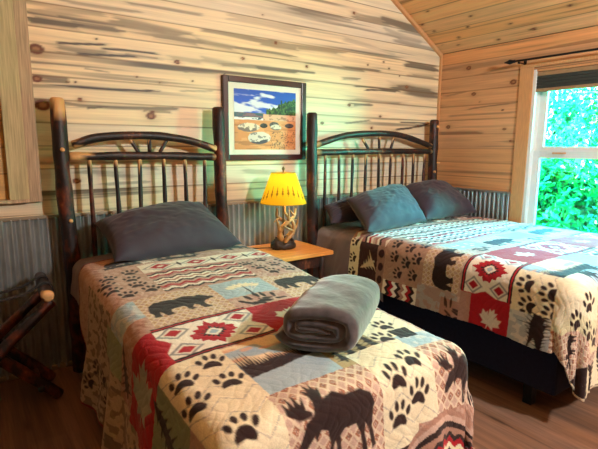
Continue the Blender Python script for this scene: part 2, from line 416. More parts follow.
def landscape(cv, u0, u1, v0, v1, seed=1):
    cv.rect(u0, u1, v0, v1, BLUE)
    H = v1-v0; W = u1-u0
    w = cv.win(u0, u1, v0, v1); U, V = cv.U[w], cv.V[w]; ins = (U >= u0) & (U < u1) & (V >= v0) & (V < v1)
    t = (V-v0)/H
    cv.put(w, ins*sstep(.55, .45, t)*sstep(.5, .65, vnoise(U*14, V*26, seed)+.35*np.exp(-((U-u0-W*.5)/(W*.3))**2)), lin(232, 214, 176))
    cv.put(w, ins*sstep(.6, .8, vnoise(U*18, V*40, seed+2))*(t < .5)*.8, lin(222, 168, 130))
    r = random.Random(seed)
    top = [(u0, v0+H*.62)]; n = 26
    for i in range(n):
        x = u0+W*(i+.0)/n
        hgt = H*(.45 if i < 7 else .20)*(.5+.5*r.random())*(1-.5*i/n)
        b = v0+H*(.52 if i > 7 else .56)
        top += [(x, b-hgt*.35), (x+W*.5/n, b-hgt-.01)]
    top += [(u1, v0+H*.50), (u1, v0+H*.56), (u0+W*.5, v0+H*.64), (u0, v0+H*.68)]
    cv.poly([(min(max(p[0], u0), u1), min(max(p[1], v0), v1)) for p in top], BROWN)
def moose(cv, u, v, s, flip=False, rot=0, clipcol=None):
    c, q = math.cos(rot), math.sin(rot)
    for P in (MOOSE, ANT1, ANT2):
        p = np.array(P, float)-np.array([.5, .5])
        if flip: p[:, 0] *= -1
        p[:, 1] *= -.86; p *= s
        cv.poly(np.stack([u+p[:, 0]*c-p[:, 1]*q, v+p[:, 0]*q+p[:, 1]*c], 1), BROWN)
def archband(cv, uc, v0, w, h):
    U, V = cv.U, cv.V
    ww = cv.win(uc-w, uc+w, v0, v0+h)
    if not ww: return
    U, V = U[ww], V[ww]
    ins = (np.abs(U-uc) < w) & (V >= v0) & (V < v0+h)
    t = (V-v0)/h-.35*((U-uc)/w)**2
    cols = [TAN2, TAN, BROWN, TAN2, BROWN, RED, CREAM, BROWN, CREAM, BROWN]
    tt = t+(np.abs(((U/.05) % 1)-.5)-.25)*.18*(t > .35)
    k = np.clip((tt*11).astype(int), 0, 9)
    cv.c[ww] = np.where((ins & (t >= 0))[..., None], np.array(cols)[k], cv.c[ww])

# ------------------------------------------------------------------ cloth lying over a bed
def bed_surface(u, v, B):
    cu = np.clip(u, B['x0'], B['x1']); cvv = np.minimum(v, B['vf'])
    du = u-cu; dv = v-cvv; L = np.hypot(du, dv); Ls = np.maximum(L, 1e-9)
    R = B['R']; a = np.minimum(L/R, math.pi/2); rest = np.maximum(L-R*math.pi/2, 0)
    side = np.where(np.abs(du) > 1e-6, v*1.0, 0)+np.where(dv > 1e-6, u*1.3, 0)
    rip = np.sin(side*B.get('k', 15)+1.0)*.5+np.sin(side*B.get('k', 15)*1.9+2.3)*.35
    out = R*np.sin(a)+rest*B['flare']+rip*B.get('rip', .03)*np.clip(rest/.35, 0, 1.2)
    down = R*(1-np.cos(a))+rest*.99
    t = (2*(cu-B['x0'])/(B['x1']-B['x0'])-1)
    z = np.interp(cvv, B['zv'], B['zz'])+B.get('crown', 0)*(1-t*t)
    return np.stack([cu+du/Ls*out, -(cvv+dv/Ls*out), np.maximum(z-down, .012)], -1)
def with_relief(P, amp):
    du = np.gradient(P, axis=1); dv = np.gradient(P, axis=0)
    N = np.cross(dv, du); N /= np.maximum(np.linalg.norm(N, axis=-1, keepdims=True), 1e-9)
    return P-N*amp[..., None]*-1.0
TW = dict(x0=.53, x1=1.43, vf=2.06, R=.07, flare=.12, zv=[0, .3, .7, 1.0, 1.6, 2.06], zz=[.725, .725, .725, .705, .655, .63], crown=.015, rip=.03, k=16)
QN = dict(x0=2.37, x1=3.72, vf=2.06, R=.10, flare=.08, zv=[0, 3], zz=[.745, .745], crown=0, rip=.02, k=13)
def quilt_relief(U, V):
    # meandering stitch lines press grooves into the batting
    w = np.sin(U*70+3*np.sin(V*34)+2*np.sin(V*13+U*9))*np.sin(V*62+3*np.sin(U*31))
    g = -np.exp(-(w/.25)**2)*.0014+.0012*fbm(U*30, V*30, 2)
    big = (fbm(U*5, V*5, 4)-.5)*.016
    return g+big

# ================================================================== ROOM
FLx, RX, BY = -1.7, 3.9, -5.6
RIDGE, EAVE, SL = 1.1, 2.258, .573
PITCH, ZS = .1315, 1.489
def roof(x): return EAVE+SL*(RX-x) if x > RIDGE else EAVE+SL*(RX-RIDGE)-SL*(RIDGE-x)
STAIN = [(0.36,2.051,0.66,2.053,0.032,0.85),(0.53,2.066,0.89,2.051,0.029,0.75),(0.81,2.096,1.31,2.071,0.036,0.55),(0.39,2.106,0.81,2.130,0.022,0.35),(1.05,2.066,1.42,2.046,0.032,0.60),(1.31,2.071,1.69,2.039,0.026,0.50),(1.42,2.137,1.98,2.130,0.016,0.55),(1.65,2.048,2.21,2.041,0.015,0.45),(1.87,2.123,2.21,2.115,0.021,0.50),(0.45,1.914,0.84,1.910,0.025,0.60),(0.47,1.934,0.81,1.959,0.008,0.70),(0.52,1.891,1.04,1.914,0.012,0.85),(0.71,1.930,1.11,1.946,0.008,0.70),(0.84,1.916,1.14,1.912,0.009,0.50),(1.14,1.925,1.42,1.929,0.019,0.30),(0.49,1.702,1.06,1.712,0.006,0.80),(0.79,1.710,1.10,1.708,0.004,0.50),(0.41,1.743,0.55,1.744,0.014,0.50),(0.65,1.590,0.77,1.599,0.004,0.60),(0.99,1.583,1.22,1.613,0.013,0.50),(1.02,1.572,1.16,1.575,0.007,0.40),(0.63,1.808,0.80,1.800,0.005,0.40),(1.24,1.846,1.65,1.871,0.006,0.40),(1.49,1.923,1.94,1.933,0.014,0.40),(1.81,1.921,2.21,1.937,0.015,0.55),(1.38,1.951,1.69,1.916,0.020,0.30),(2.12,2.390,2.71,2.411,0.037,0.40),(2.71,2.426,3.21,2.436,0.032,0.50),(2.14,2.121,2.67,2.115,0.019,0.50),(2.21,2.004,2.73,2.009,0.011,0.40),(2.14,1.945,2.36,1.943,0.011,0.50),(2.56,2.009,2.90,2.009,0.012,0.40),(2.62,2.022,3.10,2.019,0.010,0.50),(3.38,2.115,3.86,2.118,0.036,0.75),(3.44,2.033,3.87,2.025,0.023,0.45),(3.19,1.915,3.88,1.902,0.031,0.75),(2.79,1.876,3.34,1.874,0.008,0.60),(2.62,1.919,2.85,1.930,0.012,0.40),(2.68,1.762,3.48,1.766,0.021,0.50),(2.74,1.716,3.00,1.730,0.013,0.50),(2.91,1.851,3.28,1.860,0.007,0.60),(3.23,1.502,3.76,1.590,0.010,0.70),(3.36,1.596,3.71,1.589,0.006,0.60),(2.69,1.564,2.98,1.591,0.007,0.40),(3.08,2.451,3.65,2.421,0.030,0.70),(3.31,2.417,3.84,2.401,0.026,0.50),(3.25,2.308,3.85,2.274,0.022,0.40),(3.12,2.374,3.59,2.315,0.026,0.25),(2.67,2.232,3.32,2.188,0.016,0.20),(1.61,2.262,2.21,2.261,0.034,0.25),(0.87,2.214,1.39,2.233,0.009,0.35),(0.54,2.169,0.99,2.182,0.011,0.30),(1.23,1.718,1.49,1.749,0.006,0.25),(0.85,1.241,1.07,1.205,0.010,0.25),(0.56,1.205,0.94,1.169,0.018,0.35),(1.68,1.191,2.22,1.130,0.023,0.35),(1.59,1.120,2.12,1.054,0.023,0.25),(0.69,1.121,1.00,1.128,0.010,0.30)]
KNOT = [(0.40,1.893,0.033),(0.39,1.732,0.023),(0.61,1.629,0.014),(0.41,1.589,0.036),(1.03,1.553,0.026),(1.04,1.579,0.010),(1.10,1.766,0.006),(1.32,1.796,0.006),(0.95,1.792,0.006),(1.71,1.983,0.012),(2.28,1.984,0.012),(2.76,2.457,0.012),(3.43,1.916,0.016),(2.73,1.715,0.014),(3.10,1.635,0.011),(3.00,1.531,0.012),(2.93,2.062,0.008),(3.12,2.106,0.008),(3.19,2.057,0.008),(1.99,2.124,0.013),(0.72,1.988,0.006),(0.55,1.727,0.006),(0.59,1.730,0.006),(1.22,1.908,0.016),(3.61,1.567,0.010),(2.44,1.556,0.013),(0.56,1.150,0.019),(3.33,2.006,0.006),(1.56,1.863,0.005),(1.88,2.304,0.006)]
KNOTR = [(-0.32,2.090,0.020),(-0.39,1.852,0.018),(-0.77,1.920,0.025),(-0.13,1.562,0.020),(-0.72,1.528,0.012),(-0.79,1.424,0.012),(-0.69,1.691,0.007),(-0.46,1.776,0.006)]
def boards(S, T, base, stain, knots, pitch, t0, seed, auto=.35, warm=(1.05, .97, .84), stains=(), seam=lin(110, 84, 54)):
    k = np.floor((T-t0)/pitch); f = (T-t0)/pitch-k
    bt = vnoise(k*7.31+seed, k*3.7, seed)
    c = np.ones(S.shape+(3,))*np.array(base)
    c *= (1-.20*(bt-.5))[..., None]
    c *= np.array(warm)**((vnoise(k*5.1, k*2.2+3, seed+1)-.5)*2.0)[..., None]
    Tw = T+.010*(fbm(S*2.2+k*3, T*9, seed+6, 2)-.5)          # the grain wanders
    for (a, z, r) in knots:                                  # and bends round the knots
        dx = (S-a)/(r*5); Tw = Tw+(T-z)*.0-np.sign(T-z)*r*.5*np.exp(-dx**2-((T-z)/(r*2.2))**2)
    g = fbm(S*1.1+k*11.7, Tw*46, seed+1, 3)
    c *= (1+(g-.5)*.40)[..., None]
    line = fbm(S*.7+k*4.3, Tw*38, seed+3, 2)
    lm = sstep(.61, .76, line)*sstep(.25, .6, vnoise(S*1.7+k*9, k*3.1, seed+2))
    c = c*(1-lm[..., None]*.55)+np.array(stain)*lm[..., None]*.55
    lines = fbm(S*.9+k*2.1, Tw*62, seed+5, 2)
    lines = sstep(.28, .72, lines)
    zone = sstep(.56, .74, fbm(S*.5+k*17.1, T*9+k*3, seed+2, 2))*(vnoise(k*9.7, k*1.3, seed+4) > 1-auto)
    st = sstep(.10, .55, zone-.62*lines)*.75
    soft = zone*.2
    for (a0, z0, a1, z1, h, s) in stains:
        t = (S-a0)/(a1-a0); zc = z0+(z1-z0)*t+.005*np.sin(S*7+z0*40)
        kb = np.floor((.5*(z0+z1)-t0)/pitch)
        pr = 1-np.abs(Tw-zc)/(h*1.45)
        ends = np.clip(np.minimum(t+.06, 1.06-t)*4.0, -.5, 1)
        pr = np.minimum(pr, ends-.25+.35*(1-lines))
        on = ((k == kb) | (h < .005)) & (t > -.1) & (t < 1.1)
        m = np.where(on, sstep(.0, .38, pr-(.50 if h > .008 else .25)*lines), 0)
        st = np.maximum(st, np.minimum(m*s*(1.35 if h < .016 else .95), .95))
        soft = np.maximum(soft, np.where(on, sstep(-.2, .6, pr), 0)*s*.55)
    pale = np.array(stain)*.55+np.array(base)*.32
    c = c*(1-soft[..., None])+pale*soft[..., None]
    c = c*(1-st[..., None])+np.array(stain)*(.75+.5*g[..., None])*st[..., None]
    for (a, z, r) in knots:
        d = np.hypot((S-a)*.72, T-z)
        halo = np.exp(-(d/(r*1.7))**2)*.35
        c = c*(1-halo[..., None])+np.array(lin(165, 118, 66))*halo[..., None]
        m = sstep(r*1.0, r*.75, d)
        ring = lin(104, 54, 30) if r > .009 else lin(56, 36, 24)
        c = c*(1-m[..., None])+np.array(ring)*m[..., None]
        m = sstep(r*.5, r*.3, d)*(r > .011)*.7
        c = c*(1-m[..., None])+np.array(lin(60, 30, 20) if int(r*1e4) % 2 else lin(180, 128, 84))*m[..., None]
    e = np.minimum(f, 1-f)*pitch
    sm = sstep(.0050, .0018, e)*(.45+.5*vnoise(S*3, k*5, seed))
    c = c*(1-sm[..., None])+np.array(seam)*sm[..., None]
    return np.clip(c, 0, 1)

# back wall, boards with blue-grey stain
xs = np.arange(FLx, RX+.02, .012); zs = np.arange(.0, roof(RIDGE)+.05, .0055)
Xg, Zg = np.meshgrid(xs, zs)
colb = boards(Xg, Zg, lin(236, 216, 178), lin(54, 50, 50), KNOT, PITCH, ZS, 1, auto=.45, stains=STAIN)
# one short replacement length of clean board between two joints
P = np.stack([np.minimum(Xg, RX), np.zeros_like(Xg), Zg], -1)
cx = (xs[:-1]+xs[1:])/2; cz = (zs[:-1]+zs[1:])/2
rf = np.array([roof(x) for x in cx])
mask = (cz[:, None] < rf[None, :]+.02)
wb = struct(grid('wall_back', P, M['wall'], colb, mask))
wbo = struct(boxo('wall_back_outside', (FLx-.14, .02, 0), (RX+.14, .12, roof(RIDGE)+.1), M['siding']))
wbo.parent = wb

# right wall with the window opening
WY0, WY1, WZ0, WZ1 = -.945, -1.95, .60, 1.998
ys = np.arange(0, BY-.01, -.012); zs2 = np.arange(0, EAVE+.01, .0055)
Yg, Zg2 = np.meshgrid(ys, zs2)
colr = boards(Yg, Zg2, lin(218, 162, 112), lin(105, 80, 60), KNOTR, PITCH, ZS, 3, auto=.2,
              stains=[(-.03, 1.50, -.5, 1.50, .018, .6), (-.3, 1.72, -.8, 1.74, .006, .5), (-.15, 1.66, -.8, 1.67, .008, .3), (-.2, 1.98, -.75, 2.06, .01, .3), (-.05, 1.86, -.5, 1.90, .008, .3), (-.85, 2.14, -1.6, 2.16, .012, .4)], seam=lin(128, 84, 48))
P = np.stack([np.full_like(Yg, RX), Yg, Zg2], -1)
yc = (ys[:-1]+ys[1:])/2; zc = (zs2[:-1]+zs2[1:])/2
mask = ~((yc[None, :] < WY0+.008) & (yc[None, :] > WY1-.008) & (zc[:, None] > WZ0-.004) & (zc[:, None] < WZ1+.004))
wr = struct(grid('wall_right', P, M['wall_side'], colr, mask, flip=True))
bm = bmesh.new()
for a, b in (((RX+.02, WY0+.0, 0), (RX+.14, .12, 2.5)), ((RX+.02, BY, 0), (RX+.14, WY1, 2.5)), ((RX+.02, WY1, 0), (RX+.14, WY0, WZ0)), ((RX+.02, WY1, WZ1), (RX+.14, WY0, 2.5))):
    box(bm, a, b)
o = struct(obj('wall_right_outside', bm, M['siding'], wr, smooth=False))
struct(boxo('wall_left', (FLx-.12, BY, 0), (FLx, .0, 2.4), M['darkwall']))
struct(boxo('wall_front', (FLx-.12, BY-.12, 0), (RX+.14, BY, roof(RIDGE)+.1), M['darkwall']))

# sloped ceiling: two planes of tongue-and-groove pine running front to back
def slope(name, xa, xb, seed):
    L = math.hypot(xb-xa, roof(xb)-roof(xa))
    s = np.arange(0, L+.02, .006); y = np.arange(0, BY-.03, -.03)
    Sg, Yg_ = np.meshgrid(s, y)
    kn = [(-.12, .31, .012), (-.3, .17, .014), (-.62, .05, .014), (-.25, .08, .01), (-.45, .27, .008), (-.06, .42, .010), (-.2, .55, .012), (-.8, .2, .012), (-.95, .09, .018), (-.55, .38, .013), (-.1, .12, .008), (-1.3, .25, .015), (-1.1, .4, .012)]
    c = boards(Yg_, Sg, lin(248, 186, 122), lin(170, 112, 62), kn, .143, 0.0, seed, auto=.25, seam=lin(112, 70, 34))
    X = xa+(xb-xa)*Sg/L; Z = roof(xa)+(roof(xb)-roof(xa))*Sg/L
    me = struct(grid(name, np.stack([X, Yg_, Z], -1), M['ceiling'], c, flip=(xb > xa)))
    bm = bmesh.new()
    v = [bm.verts.new(p) for p in ((xa, .12, roof(xa)+.02), (xb, .12, roof(xb)+.02), (xb, BY-.12, roof(xb)+.02), (xa, BY-.12, roof(xa)+.02))]
    w = [bm.verts.new(x.co+Vector((0, 0, .2))) for x in v]
    bm.faces.new(v); bm.faces.new(w[::-1])
    for i in range(4): bm.faces.new((v[i], w[i], w[(i+1) % 4], v[(i+1) % 4]))
    r = struct(obj(name+'_roof', bm, M['siding'], me, smooth=False))
    return me
slope('ceiling', RX+.0, RIDGE, 2); slope('ceiling_left', FLx, RIDGE, 4)
struct(boxo('ceiling_eave', (RX-.0, BY, EAVE-.005), (RX+.5, .12, EAVE+.12), M['siding']))
struct(boxo('ceiling_eave_left', (FLx-.5, BY, EAVE-.3), (FLx, .12, EAVE), M['siding']))

# floor planks
xf = np.arange(FLx-.05, RX+.05, .012); yf = np.arange(.05, BY-.05, -.03)
Xf, Yf = np.meshgrid(xf, yf)
k = np.floor(Xf/.15); f = Xf/.15-k
ty = Yf+k*.77; kk = np.floor(ty/1.2)
bt = vnoise(k*3.3, kk*5.7, 2)
c = np.ones(Xf.shape+(3,))*np.array(lin(116, 88, 70))*(1+(bt-.5)*.7)[..., None]
c *= (1+(fbm(Xf*60, Yf*1.6+k*7, 3, 4)-.5)*.9)[..., None]
c *= np.array([1.1, 1, .85])**((vnoise(Xf*14, Yf*2, 5)-.5)*1.4)[..., None]
kd = np.zeros_like(Xf)
for (a, b) in ((1.95, -1.52), (1.75, -2.2), (2.1, -1.9), (.15, -.6), (.25, -1.1)):
    kd = np.maximum(kd, np.exp(-(((Xf-a)/.012)**2+((Yf-b)/.05)**2)))
c *= (1-.7*kd)[..., None]
e = np.minimum(f, 1-f)*.15; c *= (1-.55*sstep(.005, .0, e))[..., None]
struct(grid('floor', np.stack([Xf, Yf, np.zeros_like(Xf)], -1), M['floor'], np.clip(c, 0, 1), flip=True))

# corrugated steel wainscot with its cap
def corrug(name, pts, z0, z1, nrm, parent=None, pitch=.045):
    a, b = np.array(pts[0]), np.array(pts[1]); L = np.linalg.norm(b-a)
    n = int(L/pitch*12); t = np.linspace(0, 1, n+1)
    w = np.sin(t*L/pitch*2*math.pi); w = np.sign(w)*np.abs(w)**.7
    P = np.zeros((2, n+1, 3))
    for i, z in enumerate((z0, z1)):
        P[i, :, 0] = a[0]+(b[0]-a[0])*t+nrm[0]*(.017+.015*w); P[i, :, 1] = a[1]+(b[1]-a[1])*t+nrm[1]*(.017+.015*w); P[i, :, 2] = z
    return struct(grid(name, P, M['steel'], None))
corrug('trim_1', ((FLx, 0), (RX, 0)), .012, .945, (0, -1))
corrug('trim_2', ((RX, 0), (RX, -.83)), .012, .968, (-1, 0))
bm = bmesh.new(); box(bm, (FLx, -.030, .938), (RX, 0, .957), .003); struct(obj('trim_3', bm, M['cap'], smooth=False))
bm = bmesh.new(); box(bm, (RX-.030, -.83, .962), (RX, -.03, .985), .003); struct(obj('trim_4', bm, M['steel'], smooth=False))
bm = bmesh.new(); box(bm, (FLx, -.028, 0), (RX, 0, .03), .004); struct(obj('baseboard_back', bm, M['cap'], smooth=False))
# corner and rake trims of light pine
bm = bmesh.new(); box(bm, (RX-.022, -.022, .985), (RX, 0, EAVE-.0), .004); struct(obj('trim_5', bm, M['trim'], smooth=False))
for nm, xa, xb in (('trim_6', RX, RIDGE), ('trim_7', FLx, RIDGE)):
    bm = bmesh.new()
    d = Vector((xb-xa, 0, roof(xb)-roof(xa))).normalized(); n = Vector((-d.z, 0, d.x)); n = n if n.z < 0 else -n
    A = Vector((xa, 0, roof(xa)))+n*.002; Bp = Vector((xb, 0, roof(xb)))+n*.002
    vs = []
    for p in (A, Bp):
        vs.append([bm.verts.new(p+q) for q in (Vector((0, 0, 0)), n*.034, n*.028+Vector((0, -.02, 0)), Vector((0, -.024, 0)))])
    for i in range(4): bm.faces.new((vs[0][i], vs[0][(i+1) % 4], vs[1][(i+1) % 4], vs[1][i]))
    bm.faces.new(vs[0]); bm.faces.new(vs[1][::-1])
    struct(obj(nm, bm, M['trim'], smooth=False))

# ------------------------------------------------------------------ window in the right wall
win = boxo('window_1', (RX-.012, WY0+.115, WZ0-.10), (RX-.0005, WY0, WZ1+.02), M['trim'], None, .003); struct(win, 'pine casing of the bright window')
def wpart(name, a, b, mat, par=win, bev=.003): 
    o = boxo(name, a, b, mat, par, bev); o['kind'] = 'structure'; return o
wpart('casing_right', (RX-.012, WY1, WZ0-.1), (RX-.0005, WY1-.115, WZ1+.02), M['trim'])
wpart('casing_head', (RX-.012, WY1-.115, WZ1+.02), (RX-.0005, WY0+.115, WZ1+.05), M['trim'])
wpart('window_sill', (RX-.05, WY1-.12, WZ0-.03), (RX+.10, WY0+.12, WZ0-.0), M['trim'])
wpart('jamb_left', (RX-.004, WY0, WZ0), (RX+.135, WY0-.026, WZ1), M['vinyl'])
wpart('jamb_right', (RX-.004, WY1+.018, WZ0), (RX+.135, WY1, WZ1), M['vinyl'])
wpart('jamb_head', (RX-.004, WY1+.018, WZ1-.018), (RX+.135, WY0-.026, WZ1), M['trim'])
def sash(name, x, z0, z1, st=.062):
    bm = bmesh.new(); ya, yb = WY0-.02, WY1+.02
    for a, b in (((x, ya, z0), (x+.035, ya-st, z1)), ((x, yb+st, z0), (x+.035, yb, z1)), ((x, ya-st, z0), (x+.035, yb+st, z0+st)), ((x, ya-st, z1-st), (x+.035, yb+st, z1))):
        box(bm, a, b, .004)
    s = obj(name, bm, M['vinyl'], win, smooth=False); s['kind'] = 'structure'
    g = boxo('pane', (x+.015, ya-st+.005, z0+st-.005), (x+.019, yb+st-.005, z1-st+.005), M['glass'], s); g['kind'] = 'structure'
sash('sash', RX+.085, 1.315, WZ1-.02); sash('sash', RX+.045, WZ0+.01, 1.345)
wpart('sash_latch', (RX+.02, -1.14, 1.318), (RX+.045, -1.24, 1.332), M['trim'])

ws = thing('window_shade', 'dark cellular shade drawn up at the top of the window', 'blind', (RX, -1.45, WZ1))
def at(o, par):   # keep world coordinates for a child of a located empty
    o.matrix_parent_inverse = Matrix.Translation(-par.location); return o
at(boxo('head_rail', (RX+.004, WY0-.02, 1.945), (RX+.04, WY1+.02, 1.978), M['blindrail'], ws, .003), ws)
bm = bmesh.new()
for i in range(4): box(bm, (RX+.006, WY0-.024, 1.845+i*.025), (RX+.038, WY1+.024, 1.870+i*.025), .006)
at(obj('pleated_fabric', bm, M['blind'], ws, smooth=False), ws)
at(boxo('bottom_rail', (RX+.004, WY0-.02, 1.820), (RX+.04, WY1+.02, 1.845), M['blindrail'], ws, .003), ws)

rod = thing('curtain_rod', 'thin black curtain rod with a pointed finial above the window', 'curtain rod', (3.8, -1.4, 2.07))
bm = bmesh.new(); tube(bm, [(3.8, -.80, 2.07), (3.8, -2.1, 2.07)], .0085, 12); rodm = at(obj('rod', bm, M['black'], rod), rod)
bm = bmesh.new(); tube(bm, [(3.8, -.83, 2.07), (3.8, -.815, 2.07), (3.8, -.80, 2.07), (3.8, -.785, 2.07), (3.8, -.765, 2.07), (3.8, -.735, 2.07)], [.013, .013, .017, .021, .013, .003], 14)
obj('finial', bm, M['black'], rodm)
bm = bmesh.new(); tube(bm, [(3.8, -2.13, 2.07), (3.8, -2.16, 2.07), (3.8, -2.2, 2.07)], [.014, .02, .003], 14); obj('finial', bm, M['black'], rodm)
for y in (-.865, -2.04):
    bm = bmesh.new(); box(bm, (3.889, y-.012, 2.03), (3.8985, y+.012, 2.09), .003); box(bm, (3.8, y-.006, 2.05), (3.892, y+.006, 2.059), .002); box(bm, (3.79, y-.006, 2.045), (3.81, y+.006, 2.062), .002)
    at(obj('bracket', bm, M['black'], rod, smooth=False), rod)

# ------------------------------------------------------------------ weathered board frame on the left of the back wall
wf = thing('wall_frame', 'weathered grey board frame on the log wall left of the twin bed', 'frame', (.05, 0, 1.9))
at(boxo('outer_board', (.303, -.032, 1.040), (.366, -.001, 2.72), M['weathered'], wf, .003), wf)
at(boxo('inner_board', (.205, -.045, 1.060), (.302, -.001, 2.70), M['greyboard'], wf, .003), wf)
at(boxo('outer_board', (-.386, -.032, 1.040), (-.302, -.001, 2.72), M['weathered'], wf, .003), wf)
at(boxo('inner_board', (-.302, -.045, 1.060), (-.205, -.001, 2.70), M['greyboard'], wf, .003), wf)
at(boxo('bottom_ledge', (-.302, -.050, 1.040), (.302, -.001, 1.060), M['weathered'], wf, .003), wf)
at(boxo('top_board', (-.386, -.036, 2.72), (.386, -.001, 2.80), M['weathered'], wf, .003), wf)
xs_ = np.arange(-.205, .2051, .01); zs_ = np.arange(1.06, 2.72, .006); Xp, Zp = np.meshgrid(xs_, zs_)
cp = boards(Xp, Zp, lin(214, 172, 108), lin(130, 106, 76), [(.1, 1.3, .02), (.15, 1.75, .015)], .145, 1.06, 5, auto=.3)
at(grid('back_panel', np.stack([Xp, np.full_like(Xp, -.012), Zp], -1), M['panel'], cp, parent=wf), wf)

# ================================================================== BEDS
def limb(name, pts, r, mat, par, wob=.08, p0=0, p1=0, seed=0, n=14, flat=1.0):
    pp = resample(pts, n) if len(pts) > 2 else [Vector(pts[0]).lerp(Vector(pts[1]), i/(n-1)) for i in range(n)]
    rr = [r[0]+(r[1]-r[0])*i/(n-1) for i in range(n)] if hasattr(r, '__len__') else [r]*n
    bm = bmesh.new(); tube(bm, pp, rr, 16, wob, p0, p1, seed=seed, flat=flat)
    o = obj(name, bm, mat, par)
    o.matrix_parent_inverse = Matrix.Translation(-par.location) if par is not None else Matrix()
    return o
HY = -.11
def make_bed(name, label, loc, posts, peel, arch, rail, spindles, fans, seed, stubs):
    b = thing(name, label, 'bed', loc)
    ps = []
    for i, (xb, xt, r) in enumerate(posts):
        p_ = limb('post', [(xb, HY, 0), ((xb*2+xt)/3+.006, HY, .55), ((xb+2*xt)/3-.004, HY-.003, 1.1), (xt, HY, 1.615)], (r*1.08, r*.92), M['bark'], b, .08, 0, peel[i], seed+i, 26); ps.append(p_)
    limb('arched_rail', arch, (.025, .025), M['bark_dark'], b, .06, .02, .02, seed+5, 24)
    limb('cross_rail', rail, (.026, .025), M['bark_dark'], b, .08, .09 if peel[0] else .015, .02, seed+6, 20)
    for q, (px_, z_, dx_, rs_) in enumerate(stubs):
        st_ = limb('branch_stub', [(px_, HY-.02, z_), (px_+dx_*.3, HY-.055, z_+.004)], (rs_, rs_*.9), M['bark'], b, .05, 0, .030, seed+60+q, 4)
        st_.parent = ps[0] if px_ < (posts[0][0]+posts[1][0])/2 else ps[1]; st_.matrix_parent_inverse = Matrix()
    zb = .52
    limb('lower_rail', [(posts[0][0], HY, zb), (posts[1][0], HY, zb)], .022, M['bark_dark'], b, .05, seed=seed+7)
    x0, z0 = rail[0][0], rail[0][2]; x1, z1 = rail[-1][0], rail[-1][2]
    for i, x in enumerate(spindles):
        zt = z0+(z1-z0)*(x-x0)/(x1-x0)-.012
        limb('spindle', [(x, HY, zb), (x+.006*math.sin(i*2.1), HY, (zt+zb)/2), (x, HY, zt)], (.014, .0125), M['bark_dark'] if i % 3 else M['bark'], b, .12, 0, .035, seed+10+i, 16)
    for i, (xa, za, xc, zc) in enumerate(fans):
        limb('fan_spindle', [(xa, HY, za), (xc, HY, zc)], .012, M['bark_dark'], b, .08, .022, 0, seed+30+i, 6)
    return b

twin = make_bed('log_bed', 'narrow hickory log bed with the peeled pale post top', (.98, -1.1, 0),
    [(.492, .468, .044), (1.484, 1.455, .043)], [.07, 0],
    [(.535, HY-.01, 1.368), (.69, HY-.01, 1.412), (.97, HY-.01, 1.426), (1.22, HY-.01, 1.402), (1.42, HY-.01, 1.345)],
    [(.515, HY, 1.298), (.95, HY, 1.302), (1.44, HY, 1.290)],
    [.617, .765, .91, 1.063, 1.205, 1.347],
    [(.852, 1.410, .905, 1.325), (.977, 1.418, .975, 1.33), (1.097, 1.413, 1.042, 1.325)], 100, [(.475, 1.335, -.02, .013), (.485, .93, .01, .012)])
queen = make_bed('log_bed', 'wide hickory log bed under the window with navy base', (3.0, -1.1, 0),
    [(2.275, 2.253, .044), (3.745, 3.712, .045)], [0, 0],
    [(2.29, HY, 1.378), (2.58, HY, 1.452), (2.90, HY, 1.480), (3.27, HY, 1.468), (3.70, HY, 1.372)],
    [(2.27, HY, 1.318), (3.0, HY, 1.328), (3.72, HY, 1.326)],
    [2.391, 2.535, 2.686, 2.835, 2.991, 3.141, 3.297, 3.439, 3.597],
    [(2.792, 1.43, 2.862, 1.348), (2.988, 1.45, 2.992, 1.348), (3.172, 1.45, 3.134, 1.348)], 300, [(3.712, 1.555, .0, .017), (3.735, 1.215, .02, .014), (3.70, 1.13, -.01, .013)])
def bedpart(par, name, a, b, mat, bev): return at(boxo(name, a, b, mat, par, bev), par)
bedpart(twin, 'mattress', (.515, -2.05, .36), (1.445, -.17, .60), M['sheet'], .05)
bedpart(twin, 'box_spring', (.525, -2.03, .16), (1.435, -.18, .355), M['navy'], .02)
for x in (.56, 1.40):
    for y in (-.3, -1.9): bedpart(twin, 'leg', (x-.025, y-.025, 0), (x+.025, y+.025, .165), M['black'], .004)
bedpart(queen, 'mattress', (2.36, -2.07, .40), (3.73, -.17, .715), M['sheet'], .06)
bedpart(queen, 'box_spring', (2.33, -2.06, .125), (3.75, -.18, .398), M['navy'], .015)
for x in (2.40, 3.68):
    for y in (-.3, -1.15, -1.9): bedpart(queen, 'leg', (x-.025, y-.025, 0), (x+.025, y+.025, .13), M['black'], .004)

# sheets that show at the head of each mattress
def cloth(name, B, u0, u1, v0, v1, d, amp, mat):
    U, V = np.meshgrid(np.arange(u0, u1, d), np.arange(v0, v1, d))
    P = bed_surface(U, V, B)
    P = with_relief(P, (fbm(U*7, V*4, 3)-.5)*amp+(fbm(U*3+V*5, V*9-U*6, 5)-.5)*amp)
    o = grid(name, P, mat)
    return o
Bs = dict(QN); Bs.update(zz=[.728, .728], R=.075, x0=2.365, x1=3.72, rip=.04, flare=.10)
o = cloth('bed_sheet', Bs, 1.92, 3.9, .14, .95, .012, .03, M['sheet']); tag(o, 'charcoal sheet hanging over the head end of the wide bed', 'sheet')
Bt = dict(TW); Bt.update(zz=[.705, .705, .70, .68, .62, .6], x0=.545, x1=1.425, rip=.01)
o = cloth('bed_sheet', Bt, .30, 1.62, .14, 1.0, .012, .015, M['sheet']); tag(o, 'charcoal sheet showing beside the pillow of the narrow bed', 'sheet')

